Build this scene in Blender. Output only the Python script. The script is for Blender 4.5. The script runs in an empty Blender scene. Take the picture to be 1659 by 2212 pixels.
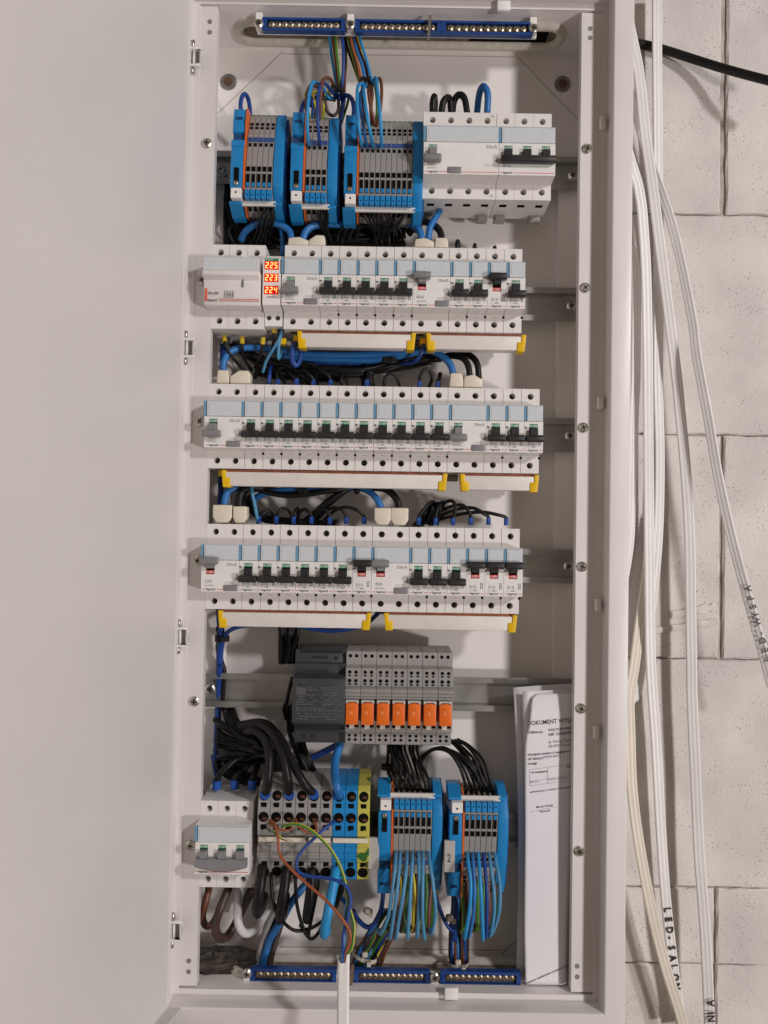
import bpy, bmesh, math, random
from mathutils import Matrix, Vector
random.seed(11)
R = math.radians
scene = bpy.context.scene
C = scene.collection
MM = 0.001

# ------------------------------------------------------------------ camera
CAM = (-7.2788, -780.4468, -32.7124)          # millimetres; back panel of the cabinet is y = 0
CM = ((0.9998634824, 0.0010826027, -0.0164877091),
      (-0.0014195051, 0.9997901642, -0.0204355716),
      (0.0164621258, 0.0204561862, 0.9996552120))   # columns: right, forward, up
FPX, CX, CY = 1580.0, 829.5, 1106.0
cam_data = bpy.data.cameras.new('camera'); cam = bpy.data.objects.new('camera', cam_data); C.objects.link(cam)
cam_data.sensor_fit = 'VERTICAL'; cam_data.sensor_height = 36.0; cam_data.lens = FPX / 2212 * 36.0
cam_data.clip_start = 0.02; cam_data.clip_end = 50
m = Matrix(((CM[0][0], CM[0][2], -CM[0][1], CAM[0]*MM), (CM[1][0], CM[1][2], -CM[1][1], CAM[1]*MM),
            (CM[2][0], CM[2][2], -CM[2][1], CAM[2]*MM), (0, 0, 0, 1)))
cam.matrix_world = m
scene.camera = cam

# ------------------------------------------------------------------ light
world = bpy.data.worlds.new('World'); scene.world = world; world.use_nodes = True
bg = world.node_tree.nodes['Background']
bg.inputs[0].default_value = (1.0, 0.81, 0.64, 1); bg.inputs[1].default_value = 0.155
def area_light(name, loc, target, size, power, color):
    d = bpy.data.lights.new(name, 'AREA'); d.shape = 'DISK'; d.size = size; d.energy = power; d.color = color
    o = bpy.data.objects.new(name, d); C.objects.link(o)
    o.location = loc
    o.rotation_euler = (Vector(target) - Vector(loc)).to_track_quat('-Z', 'Y').to_euler()
    return o
area_light('ceiling_lamp', (1.62, -1.78, 0.95), (0, 0, 0), 0.22, 28, (1.0, 0.95, 0.965))
area_light('work_lamp', (1.74, -1.86, -0.62), (0, 0, 0), 0.22, 26, (1.0, 0.93, 0.92))
scene.render.engine = 'CYCLES'
scene.view_settings.view_transform = 'Standard'; scene.view_settings.look = 'None'
scene.view_settings.gamma = 1.0; scene.view_settings.exposure = -0.10

# ------------------------------------------------------------------ measuring helpers (point of the place -> mm)
def P(px, py, Y):
    a, b, c = (px - CX) / FPX, 1.0, -(py - CY) / FPX
    v = [CM[i][0]*a + CM[i][1]*b + CM[i][2]*c for i in range(3)]
    t = (Y - CAM[1]) / v[1]
    return (CAM[0] + v[0]*t, Y, CAM[2] + v[2]*t)
FR = {'A': (700, 0, 1.659), 'B': (1600, 0, 1.659), 'C': (750, 850, 1.659), 'E': (1500, 850, 1.659),
      'F': (750, 1400, 1.659), 'G': (1500, 1400, 1.659), 'H': (700, 1950, 1.659), 'I': (1400, 1950, 1.659),
      'J': (750, 2500, 1.508), 'K': (700, 3000, 2.074), 'L': (1400, 2900, 1.659), 'N': (600, 3550, 1.508),
      'O': (1500, 3550, 1.508), 'Q': (2300, 0, 1.475), 'R': (2300, 1400, 1.580), 'S': (2300, 2700, 1.660),
      'D': (0, 0, 1/1.8228), 'T': (1980, 2650, 3.402)}
def Z(fr, x, y, Y):
    x0, y0, s = FR[fr]
    return P((x0 + x/s)/1.8228, (y0 + y/s)/1.8228, Y)

# ------------------------------------------------------------------ materials
MATS = {}
def mat(name, col, rough=0.45, metal=0.0, var=0.06, vscale=60, bump=0.0, bscale=400, emit=None, estr=0.0, spec=0.5, coat=0.0, sss=0.0):
    if name in MATS: return MATS[name]
    M = bpy.data.materials.new(name); M.use_nodes = True; nt = M.node_tree; N = nt.nodes; L = nt.links
    b = N['Principled BSDF']
    b.inputs['Roughness'].default_value = rough; b.inputs['Metallic'].default_value = metal
    b.inputs['Specular IOR Level'].default_value = spec
    if coat: b.inputs['Coat Weight'].default_value = coat; b.inputs['Coat Roughness'].default_value = 0.15
    tc = N.new('ShaderNodeTexCoord')
    nz = N.new('ShaderNodeTexNoise'); nz.inputs['Scale'].default_value = vscale; nz.inputs['Detail'].default_value = 4
    L.new(tc.outputs['Object'], nz.inputs['Vector'])
    mp = N.new('ShaderNodeMapRange'); mp.inputs[1].default_value = 0.3; mp.inputs[2].default_value = 0.7
    mp.inputs[3].default_value = 1 - var; mp.inputs[4].default_value = 1 + var
    L.new(nz.outputs[0], mp.inputs[0])
    vm = N.new('ShaderNodeVectorMath'); vm.operation = 'SCALE'; vm.inputs[0].default_value = col
    L.new(mp.outputs[0], vm.inputs['Scale']); L.new(vm.outputs[0], b.inputs['Base Color'])
    mr = N.new('ShaderNodeMapRange'); mr.inputs[3].default_value = max(0.03, rough - 0.07); mr.inputs[4].default_value = min(1, rough + 0.07)
    L.new(nz.outputs[0], mr.inputs[0]); L.new(mr.outputs[0], b.inputs['Roughness'])
    if bump:
        n2 = N.new('ShaderNodeTexNoise'); n2.inputs['Scale'].default_value = bscale; n2.inputs['Detail'].default_value = 2
        L.new(tc.outputs['Object'], n2.inputs['Vector'])
        bp = N.new('ShaderNodeBump'); bp.inputs['Strength'].default_value = bump; bp.inputs['Distance'].default_value = 0.0004
        L.new(n2.outputs[0], bp.inputs['Height']); L.new(bp.outputs[0], b.inputs['Normal'])
    if emit:
        b.inputs['Emission Color'].default_value = (*emit, 1); b.inputs['Emission Strength'].default_value = estr
    MATS[name] = M
    return M

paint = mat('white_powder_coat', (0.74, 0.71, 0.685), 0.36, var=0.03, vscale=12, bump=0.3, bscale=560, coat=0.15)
dimmed_door_paint = mat('dimmed_door_coat', (0.65, 0.622, 0.602), 0.36, var=0.03, vscale=8, bump=0.2, bscale=560)  # cabinet paint darkened to stand in for weaker light on the door
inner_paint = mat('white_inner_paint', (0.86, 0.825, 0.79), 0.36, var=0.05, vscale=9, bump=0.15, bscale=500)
plastic = mat('light_grey_plastic', (0.78, 0.755, 0.725), 0.42, var=0.03, vscale=90, bump=0.08, bscale=1500)
plastic_w = mat('white_plastic', (0.84, 0.82, 0.79), 0.36, var=0.03, vscale=90)
label_pl = mat('pale_blue_label_plastic', (0.63, 0.665, 0.69), 0.28, var=0.03, vscale=80)
label_tab = mat('blue_label_tab_plastic', (0.16, 0.34, 0.50), 0.3, var=0.1, vscale=80)
blackp = mat('black_plastic', (0.022, 0.021, 0.022), 0.42, var=0.2, vscale=120)
greyp = mat('grey_lever_plastic', (0.23, 0.23, 0.235), 0.4, var=0.05, vscale=100)
darkhole = mat('dark_opening', (0.005, 0.0045, 0.004), 0.8, var=0.2, spec=0.08)  # near-black colour stands in for the shade inside recessed openings
printd = mat('dark_grey_print', (0.10, 0.10, 0.10), 0.6, var=0.1)
printg = mat('pale_grey_print', (0.34, 0.34, 0.34), 0.6, var=0.1)
printr = mat('red_print', (0.62, 0.05, 0.05), 0.5, var=0.05)
greenp = mat('green_marker', (0.03, 0.25, 0.12), 0.45, var=0.1)
redp = mat('red_marker', (0.60, 0.03, 0.02), 0.4, var=0.05)
whiteprint = mat('white_print', (0.8, 0.8, 0.8), 0.5)
zinc = mat('zinc_plated_steel', (0.46, 0.46, 0.435), 0.34, metal=0.85, var=0.12, vscale=45, bump=0.06, bscale=250)
screwm = mat('bright_screw_steel', (0.60, 0.575, 0.52), 0.28, metal=1.0, var=0.12, vscale=300)
screwdk = mat('terminal_screw_steel', (0.22, 0.21, 0.19), 0.4, metal=0.9, var=0.3, vscale=400)
rust = mat('rusty_bolt_steel', (0.16, 0.09, 0.05), 0.7, metal=0.4, var=0.5, vscale=400, bump=0.4, bscale=900)
greyw = mat('dull_washer_steel', (0.27, 0.26, 0.25), 0.5, metal=0.7, var=0.2, vscale=200)
copper = mat('copper', (0.55, 0.20, 0.12), 0.4, metal=0.7, var=0.2, vscale=100)
brass = mat('dull_brass', (0.30, 0.21, 0.11), 0.42, metal=0.8, var=0.25, vscale=150)
bluebar = mat('dark_blue_strip_plastic', (0.010, 0.055, 0.235), 0.38, var=0.08)
bluet = mat('terminal_blue_plastic', (0.012, 0.235, 0.56), 0.40, var=0.06, vscale=120, bump=0.06, bscale=1200)
greyt = mat('terminal_grey_plastic', (0.31, 0.30, 0.285), 0.46, var=0.05, vscale=150, bump=0.06, bscale=1200)
greyt2 = mat('darker_terminal_grey', (0.19, 0.185, 0.18), 0.46, var=0.05, vscale=150)
orange = mat('orange_plastic', (0.80, 0.155, 0.015), 0.4, var=0.05)
orangesep = mat('orange_separator', (0.72, 0.15, 0.03), 0.45, var=0.06)
yellow = mat('yellow_plastic', (0.80, 0.50, 0.005), 0.4, var=0.05)
ivory = mat('ivory_plastic', (0.74, 0.68, 0.55), 0.38, var=0.05)
combw = mat('comb_white_plastic', (0.74, 0.70, 0.65), 0.42, var=0.05)
psu_m = mat('anthracite_plastic', (0.040, 0.042, 0.046), 0.5, var=0.12, bump=0.1, bscale=900)
psu_d = mat('black_vent', (0.012, 0.012, 0.013), 0.6)
psu_t = mat('grey_print_on_anthracite', (0.105, 0.105, 0.11), 0.6)
rubber = mat('off_white_rubber', (0.66, 0.62, 0.54), 0.6, var=0.1, vscale=150, bump=0.3, bscale=300)
tie_b = mat('black_nylon', (0.012, 0.012, 0.013), 0.45)
tie_w = mat('natural_nylon', (0.50, 0.46, 0.39), 0.4)
cablew = mat('white_cable_jacket', (0.80, 0.785, 0.76), 0.42, var=0.04, vscale=20)
cablec = mat('cream_cable_jacket', (0.70, 0.64, 0.545), 0.42, var=0.05, vscale=20)
marker = mat('black_marker_ink', (0.015, 0.014, 0.016), 0.5)
ledred = mat('led_red_panel', (0.5, 0.0, 0.0), 0.4, emit=(1.0, 0.01, 0.005), estr=0.42)
leddig = mat('led_digit', (0.9, 0.6, 0.3), 0.4, emit=(1.0, 0.40, 0.08), estr=2.4)
paper = mat('white_paper', (0.80, 0.79, 0.82), 0.7, var=0.02, vscale=20, bump=0.05, bscale=900)
lump_brown = mat('dark_rough_brown', (0.075, 0.062, 0.05), 0.9, var=0.4, vscale=120, bump=0.8, bscale=350)
wire_cols = {
 'black': (0.008, 0.0075, 0.0075), 'blue': (0.022, 0.165, 0.46), 'darkblue': (0.010, 0.055, 0.27), 'cyan': (0.020, 0.29, 0.62),
 'skyblue': (0.075, 0.27, 0.46), 'brown': (0.155, 0.052, 0.028), 'darkbrown': (0.055, 0.030, 0.022), 'white': (0.60, 0.59, 0.60),
 'grey': (0.36, 0.35, 0.34), 'yellow': (0.62, 0.42, 0.03), 'green': (0.05, 0.16, 0.04), 'orangebrown': (0.33, 0.09, 0.03)}
for k, c in wire_cols.items(): mat('wire_' + k, c, 0.42, var=0.10, vscale=60, spec=0.5 if k != 'black' else 0.32)
def stripe_mat():
    M = mat('wire_yellowgreen', (0.5, 0.5, 0.05), 0.4)
    nt = M.node_tree; N = nt.nodes; L = nt.links; b = N['Principled BSDF']
    for l in list(b.inputs['Base Color'].links): L.remove(l)
    uv = N.new('ShaderNodeUVMap'); sp = N.new('ShaderNodeSeparateXYZ'); L.new(uv.outputs[0], sp.inputs[0])
    cr = N.new('ShaderNodeValToRGB'); cr.color_ramp.interpolation = 'CONSTANT'
    e = cr.color_ramp.elements; e[0].color = (0.62, 0.50, 0.025, 1); e[1].position = 0.28; e[1].color = (0.035, 0.20, 0.04, 1)
    a = e.new(0.5); a.color = (0.62, 0.50, 0.025, 1); a2 = e.new(0.78); a2.color = (0.035, 0.20, 0.04, 1)
    L.new(sp.outputs[0], cr.inputs[0]); L.new(cr.outputs[0], b.inputs['Base Color'])
stripe_mat()
def yg_block_mat():
    M = mat('yellow_green_terminal', (0.5, 0.5, 0.05), 0.42)
    nt = M.node_tree; N = nt.nodes; L = nt.links; b = N['Principled BSDF']
    for l in list(b.inputs['Base Color'].links): L.remove(l)
    tc = N.new('ShaderNodeTexCoord'); nz = N.new('ShaderNodeTexNoise'); nz.inputs['Scale'].default_value = 55; nz.inputs['Detail'].default_value = 1
    L.new(tc.outputs['Object'], nz.inputs['Vector'])
    cr = N.new('ShaderNodeValToRGB'); e = cr.color_ramp.elements
    e[0].position = 0.40; e[0].color = (0.03, 0.15, 0.03, 1); e[1].position = 0.43; e[1].color = (0.52, 0.49, 0.09, 1)
    L.new(nz.outputs[0], cr.inputs[0]); L.new(cr.outputs[0], b.inputs['Base Color'])
yg_block_mat()
def block_mat():
    M = mat('aerated_concrete', (0.65, 0.617, 0.58), 0.9, var=0.12, vscale=14)
    nt = M.node_tree; N = nt.nodes; L = nt.links; b = N['Principled BSDF']
    tc = [n for n in N if n.type == 'TEX_COORD'][0]
    src = b.inputs['Base Color'].links[0].from_socket
    vo = N.new('ShaderNodeTexVoronoi'); vo.inputs['Scale'].default_value = 260; vo.inputs['Randomness'].default_value = 1
    L.new(tc.outputs['Object'], vo.inputs['Vector'])
    nz = N.new('ShaderNodeTexNoise'); nz.inputs['Scale'].default_value = 25; nz.inputs['Detail'].default_value = 3
    L.new(tc.outputs['Object'], nz.inputs['Vector'])
    mr = N.new('ShaderNodeMapRange'); mr.inputs[1].default_value = 0.06; mr.inputs[2].default_value = 0.19
    L.new(vo.outputs['Distance'], mr.inputs[0])
    gate = N.new('ShaderNodeMapRange'); gate.inputs[1].default_value = 0.50; gate.inputs[2].default_value = 0.58
    gate.inputs[3].default_value = 1; gate.inputs[4].default_value = 0
    L.new(nz.outputs[0], gate.inputs[0])
    mx = N.new('ShaderNodeMath'); mx.operation = 'MAXIMUM'; L.new(mr.outputs[0], mx.inputs[0]); L.new(gate.outputs[0], mx.inputs[1])
    fine = N.new('ShaderNodeTexNoise'); fine.inputs['Scale'].default_value = 420; fine.inputs['Detail'].default_value = 5
    L.new(tc.outputs['Object'], fine.inputs['Vector'])
    md = N.new('ShaderNodeMapRange'); md.inputs[3].default_value = 0.72; md.inputs[4].default_value = 1.0; L.new(mx.outputs[0], md.inputs[0])
    vm = N.new('ShaderNodeVectorMath'); vm.operation = 'SCALE'; L.new(src, vm.inputs[0]); L.new(md.outputs[0], vm.inputs['Scale'])
    L.new(vm.outputs[0], b.inputs['Base Color'])
    ad = N.new('ShaderNodeMath'); ad.operation = 'MULTIPLY_ADD'; ad.inputs[1].default_value = 0.5
    L.new(fine.outputs[0], ad.inputs[0]); L.new(mx.outputs[0], ad.inputs[2])
    bp = N.new('ShaderNodeBump'); bp.inputs['Strength'].default_value = 0.8; bp.inputs['Distance'].default_value = 0.0018
    L.new(ad.outputs[0], bp.inputs['Height']); L.new(bp.outputs[0], b.inputs['Normal'])
    return M
blockm = block_mat()
mortar = mat('thin_bed_mortar', (0.42, 0.385, 0.345), 0.95, var=0.25, vscale=60, bump=0.8, bscale=300)
def W_(k): return MATS['wire_' + k]

# ------------------------------------------------------------------ object helpers
def thing(name, label, cat, loc=(0, 0, 0), group=None, rot=None):
    o = bpy.data.objects.new(name, None); C.objects.link(o); o.empty_display_size = 0.01
    o.location = [v*MM for v in loc]
    if rot: o.rotation_euler = rot
    o['label'] = label; o['category'] = cat
    if group: o['group'] = group
    return o
def tag(o, label, cat, group=None):
    o['label'] = label; o['category'] = cat
    if group: o['group'] = group
    return o
class MB:
    def __init__(s): s.v = []; s.f = []; s.uv = None
    def box(s, x0, x1, y0, y1, z0, z1):
        n = len(s.v)
        s.v += [(x0, y0, z0), (x1, y0, z0), (x1, y1, z0), (x0, y1, z0), (x0, y0, z1), (x1, y0, z1), (x1, y1, z1), (x0, y1, z1)]
        s.f += [tuple(n + i for i in q) for q in ((0, 3, 2, 1), (4, 5, 6, 7), (0, 1, 5, 4), (1, 2, 6, 5), (2, 3, 7, 6), (3, 0, 4, 7))]
        return s
    def prism(s, prof, x0, x1):                        # profile (y, z) swept along x
        n = len(s.v); k = len(prof)
        s.v += [(x0, a, b) for a, b in prof] + [(x1, a, b) for a, b in prof]
        s.f.append(tuple(n + i for i in range(k))); s.f.append(tuple(n + k + i for i in reversed(range(k))))
        for i in range(k):
            j = (i + 1) % k; s.f.append((n + i, n + k + i, n + k + j, n + j))
        return s
    def prismy(s, prof, y0, y1):                       # profile (x, z) swept along y
        n = len(s.v); k = len(prof)
        s.v += [(a, y0, b) for a, b in prof] + [(a, y1, b) for a, b in prof]
        s.f.append(tuple(n + i for i in range(k))); s.f.append(tuple(n + k + i for i in reversed(range(k))))
        for i in range(k):
            j = (i + 1) % k; s.f.append((n + i, n + k + i, n + k + j, n + j))
        return s
    def cyl(s, c, r, y0, y1, n=14, r2=None):           # along y
        r2 = r if r2 is None else r2
        b = len(s.v)
        for (rr, y) in ((r, y0), (r2, y1)):
            s.v += [(c[0] + rr*math.cos(2*math.pi*i/n), y, c[1] + rr*math.sin(2*math.pi*i/n)) for i in range(n)]
        s.f.append(tuple(b + i for i in range(n))); s.f.append(tuple(b + n + i for i in reversed(range(n))))
        for i in range(n):
            j = (i + 1) % n; s.f.append((b + i, b + n + i, b + n + j, b + j))
        return s
    def cylz(s, c, r, z0, z1, n=12):
        b = len(s.v)
        for z in (z0, z1): s.v += [(c[0] + r*math.cos(2*math.pi*i/n), c[1] + r*math.sin(2*math.pi*i/n), z) for i in range(n)]
        s.f.append(tuple(b + i for i in range(n))); s.f.append(tuple(b + n + i for i in reversed(range(n))))
        for i in range(n):
            j = (i + 1) % n; s.f.append((b + i, b + n + i, b + n + j, b + j))
        return s
    def cell(s, x0, x1, z0, z1, cx, cz, r, y, depth, n=16):   # front face with a round opening and its bore
        an = sorted(set([round(2*math.pi*i/n, 5) for i in range(n)] + [round(math.atan2(zz-cz, xx-cx) % (2*math.pi), 5) for xx in (x0, x1) for zz in (z0, z1)]))
        b = len(s.v); k = len(an)
        for a in an: s.v.append((cx + r*math.cos(a), y, cz + r*math.sin(a)))
        for a in an:
            c_, s_ = math.cos(a), math.sin(a); t = 1e9
            if c_ > 1e-6: t = min(t, (x1-cx)/c_)
            if c_ < -1e-6: t = min(t, (x0-cx)/c_)
            if s_ > 1e-6: t = min(t, (z1-cz)/s_)
            if s_ < -1e-6: t = min(t, (z0-cz)/s_)
            s.v.append((cx + t*c_, y, cz + t*s_))
        for a in an: s.v.append((cx + r*math.cos(a), y + depth, cz + r*math.sin(a)))
        for i in range(k):
            j = (i + 1) % k
            s.f.append((b + i, b + k + i, b + k + j, b + j)); s.f.append((b + i, b + j, b + 2*k + j, b + 2*k + i))
        s.f.append(tuple(b + 2*k + i for i in range(k)))
        return s
    def tube(s, pts, r, n=8, caps=True, uv=False):
        pts = [Vector(p) for p in pts]
        b0 = len(s.v); up = None; L = 0
        for i, p in enumerate(pts):
            t = (pts[min(i+1, len(pts)-1)] - pts[max(i-1, 0)])
            if t.length < 1e-9: t = Vector((0, 0, 1))
            t.normalize()
            if up is None: up = t.orthogonal().normalized()
            else:
                up = up - t*up.dot(t)
                up = up.normalized() if up.length > 1e-6 else t.orthogonal().normalized()
            w = t.cross(up); rr = r[i] if isinstance(r, (list, tuple)) else r
            for k in range(n):
                a = 2*math.pi*k/n; q = p + (up*math.cos(a) + w*math.sin(a))*rr; s.v.append(tuple(q))
        for i in range(len(pts)-1):
            for k in range(n):
                k2 = (k+1) % n; A = b0 + i*n
                s.f.append((A+k, A+k2, A+n+k2, A+n+k))
        if caps:
            s.f.append(tuple(b0 + k for k in reversed(range(n)))); e = b0 + (len(pts)-1)*n; s.f.append(tuple(e + k for k in range(n)))
        if uv: s.uv = (b0, n)
        return s
    def mesh(s, name, mt, bevel=0.0, smooth=False, seg=1):
        me = bpy.data.meshes.new(name)
        me.from_pydata([(x*MM, y*MM, z*MM) for x, y, z in s.v], [], s.f)
        if s.uv:
            n = s.uv[1]; uvl = me.uv_layers.new(name='UVMap')
            for poly in me.polygons:
                for li, vi in zip(poly.loop_indices, poly.vertices): uvl.data[li].uv = (((vi % n) + 0.5)/n, (vi//n)*0.1)
                if len(poly.vertices) == 4:
                    ks = [vi % n for vi in poly.vertices]
                    if max(ks) - min(ks) > 1:
                        for li in poly.loop_indices:
                            if uvl.data[li].uv[0] < 0.3: uvl.data[li].uv[0] += 1.0
        bm = bmesh.new(); bm.from_mesh(me)
        if bevel:
            bmesh.ops.remove_doubles(bm, verts=bm.verts, dist=1e-6)
            bmesh.ops.recalc_face_normals(bm, faces=bm.faces)
            bmesh.ops.bevel(bm, geom=[e for e in bm.edges if len(e.link_faces) == 2 and e.calc_face_angle(0) > 0.4], offset=bevel*MM, segments=seg, profile=0.5, affect='EDGES', clamp_overlap=True)
        bmesh.ops.recalc_face_normals(bm, faces=bm.faces)
        bm.to_mesh(me); bm.free()
        me.materials.append(mt)
        if smooth:
            for p in me.polygons: p.use_smooth = True
        if bevel and seg > 1:
            me.shade_smooth(); me.set_sharp_from_angle(angle=R(50))
        return me
    def build(s, name, mt, parent=None, loc=None, bevel=0.0, smooth=False, seg=1):
        return link(name, s.mesh(name, mt, bevel, smooth, seg), parent, loc)
STUFF = {'vent_slots', 'output_terminals', 'print', 'ridges', 'ridge', 'pole_seam', 'centre_line', 'label_rim', 'lettering', 'recess'}
def link(name, me, parent=None, loc=None, rot=None, scale=None):
    o = bpy.data.objects.new(name, me); C.objects.link(o)
    if parent: o.parent = parent
    if name in STUFF: o['kind'] = 'stuff'
    if loc: o.location = [v*MM for v in loc]
    if rot: o.rotation_euler = rot
    if scale: o.scale = scale
    return o
CACHE = {}
def shared(key, fn):
    if key not in CACHE: CACHE[key] = fn()
    return CACHE[key]
def txt_mesh(body, size, mt, align='LEFT', sx=1.0, bold=0.0):
    key = ('txt', body, size, mt.name, align, sx, bold)
    if key in CACHE: return CACHE[key]
    cu = bpy.data.curves.new('lettering', 'FONT'); cu.body = body; cu.size = size*MM; cu.align_x = align
    cu.offset = bold*MM; cu.resolution_u = 2
    ob = bpy.data.objects.new('tmp', cu); C.objects.link(ob)
    dg = bpy.context.evaluated_depsgraph_get()
    me = bpy.data.meshes.new_from_object(ob.evaluated_get(dg)); me.name = 'lettering'
    C.objects.unlink(ob); bpy.data.objects.remove(ob)
    for v in me.vertices: v.co.x *= sx
    me.materials.clear(); me.materials.append(mt)
    CACHE[key] = me
    return me
def text(body, size, mt, parent, loc, align='LEFT', sx=1.0, bold=0.0, rot=(math.pi/2, 0, 0), name='lettering'):
    return link(name, txt_mesh(body, size, mt, align, sx, bold), parent, loc, rot)
def smoothpath(pts, step=2.5):
    P_ = [Vector(p) for p in pts]
    if len(P_) == 2: return P_
    E_ = [P_[0]*2 - P_[1]] + P_ + [P_[-1]*2 - P_[-2]]
    out = []
    for i in range(1, len(E_)-2):
        a, b, c, d = E_[i-1:i+3]
        n = max(2, int((c-b).length/step))
        n = min(n, 14)
        for k in range(n):
            t = k/n
            out.append(0.5*((2*b) + (c-a)*t + (2*a-5*b+4*c-d)*t*t + (3*b-a-3*c+d)*t*t*t))
    out.append(E_[-2])
    return out
def wire(label, col, r, fr, pts, group=None, ferrule=None, name='wire', cat='wire', n=8, fcol=None, flen=7):
    pp = [Z(fr, *p) if len(p) == 3 else Z(*p) for p in pts]
    if ferrule is not None and (fcol or 'ferrule_blue') == 'ferrule_blue': pp = pp[:-1] + [(pp[-1][0], pp[-1][1], pp[-1][2]+6), pp[-1]]
    sp = smoothpath(pp)
    o = MB().tube(sp, r, n, uv=(col == 'yellowgreen')).build(name, W_(col), smooth=True)
    tag(o, label, cat, group)
    if ferrule is not None:
        e = Vector(pp[-1]); d = (e - Vector(sp[-3])).normalized()
        MB().tube([e - d*flen*0.75, e + d*flen*0.25], r*1.35 if ferrule == 1 else ferrule, 10).build('ferrule', MATS[fcol or 'ferrule_blue'], o, smooth=False)
    return o
mat('ferrule_blue', (0.012, 0.075, 0.36), 0.38); mat('ferrule_yellow', (0.62, 0.43, 0.02), 0.4); mat('ferrule_black', (0.02, 0.02, 0.02), 0.4)
def bundle(n, col, r, fr, path, label, group, jit=4, jy=3, name='wire', nn=7):
    for i in range(n):
        t = i/(n-1) if n > 1 else 0.5
        pts = []
        for (xa, xb, ya, yb, Y) in path:
            pts.append((xa + (xb-xa)*t + random.uniform(-jit, jit), ya + (yb-ya)*t + random.uniform(-jit, jit), Y + random.uniform(-jy, jy)))
        c = col[i % len(col)] if isinstance(col, (list, tuple)) else col
        wire(label[i] if isinstance(label, (list, tuple)) else label, c, r, fr, pts, group, n=nn, name=name)

# ================================================================== SETTING: block wall
def structure(o, kind='structure'):
    o['kind'] = kind; return o
wall = structure(MB().box(-900, 1100, 7.2, 60, -760, 860).build('wall', mortar))
def wall_block(x0, x1, z0, z1):
    nx, nz = max(6, int((x1-x0)/12)), max(4, int((z1-z0)/12)); b = MB(); base = random.uniform(2.8, 3.5)
    gx = [0, 1.6/(x1-x0)] + [k_/(nx-2) for k_ in range(1, nx-2)] + [1-1.6/(x1-x0), 1]; gz = [0, 1.6/(z1-z0)] + [k_/(nz-2) for k_ in range(1, nz-2)] + [1-1.6/(z1-z0), 1]
    for j in range(nz+1):
        for i in range(nx+1):
            e = i in (0, nx) or j in (0, nz); e2 = i in (1, nx-1) or j in (1, nz-1)
            x = x0 + (x1-x0)*gx[i] + (random.uniform(-.7, .7) if e else 0); z = z0 + (z1-z0)*gz[j] + (random.uniform(-.7, .7) if e else 0)
            if e2 and not e: x += random.uniform(-.6, .6); z += random.uniform(-.6, .6)
            b.v.append((x, base + (random.uniform(.8, 2.2) if e else (random.uniform(-.05, .35) if e2 else random.uniform(-.06, .06))), z))
    for j in range(nz):
        for i in range(nx):
            a = j*(nx+1) + i; b.f.append((a, a+1, a+nx+2, a+nx+1))
    n = len(b.v)
    rim = [j*(nx+1) for j in range(nz+1)]
    ring = [i for i in range(nx+1)] + [j*(nx+1)+nx for j in range(1, nz+1)] + [nz*(nx+1)+i for i in range(nx-1, -1, -1)] + [j*(nx+1) for j in range(nz-1, 0, -1)]
    for r_ in ring: v = b.v[r_]; b.v.append((v[0], 20, v[2]))
    k = len(ring)
    for i in range(k):
        j = (i+1) % k; b.f.append((ring[i], n+i, n+j, ring[j]))
    return b.build('block', blockm, wall, smooth=False)
G = 0.9
for zt, zb, joints, g in ((551, 311, (-248, 355, 958), 3.6), (311, 72, (-548, 55, 655), 1.4), (72, -168, (-245, 356, 957), 2.0), (-168, -410, (-548, 52, 652), 1.4), (-650+160, -650, (-250, 352, 953), 1.5)):
    for a, bb in zip(joints[:-1], joints[1:]): wall_block(a+g, bb-g, zb+G, zt-G)
wall_block(-248, 352-1.5, -490+.6, -410-G)
wall_block(352+2, 953, -490-.2, -410-G)
wall_block(-848, -248-4.2, 311+G, 551-G); wall_block(655+1.4, 955, 72+G, 311-G)
# smeared mortar on the two blocks beside the cables
for (x0, z0, x1, z1, w) in ((262, -142, 352, -128, 5), (300, -122, 350, -112, 5)):
    b = MB(); n = 14
    for i in range(n+1):
        t = i/n; x = x0+(x1-x0)*t; z = z0+(z1-z0)*t; h = w*(0.5+0.5*random.random())
        b.v += [(x, 2.0, z-h), (x, 1.2, z), (x, 2.0, z+h)]
    for i in range(n):
        for k in (0, 1): b.f.append((i*3+k, i*3+3+k, i*3+4+k, i*3+1+k))
    b.build('mortar_smear', mat('pale_mortar_smear', (0.66, 0.62, 0.575), 0.95, var=0.12, bump=0.6, bscale=300), wall)

# ================================================================== CABINET
XL, XR, ZB, ZT = -196.5, 202.5, -480.5, 482.5
PL, PR_ = -179.7, 181.7
YP, YF = -65.0, -84.5
cab = thing('distribution_cabinet', 'tall white steel distribution cabinet standing open against the block wall', 'cabinet')
bp_ = MB().box(XL-1, XR+1, 0, 1.5, ZB-1, ZT+1).build('back_panel', inner_paint, cab)
MB().box(XL-2, XL-0.8, YP, 0, ZB, ZT).build('side_wall', inner_paint, cab)
MB().box(XR+0.8, XR+2, YP, 0, ZB, ZT).build('side_wall', inner_paint, cab)
topw = MB().box(XL, XR, YP, 0, ZT, ZT+1.2).build('top_wall', inner_paint, cab)
botw = MB().box(XL, XR, YP, 0, ZB-1.2, ZB).build('bottom_wall', inner_paint, cab)
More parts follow.
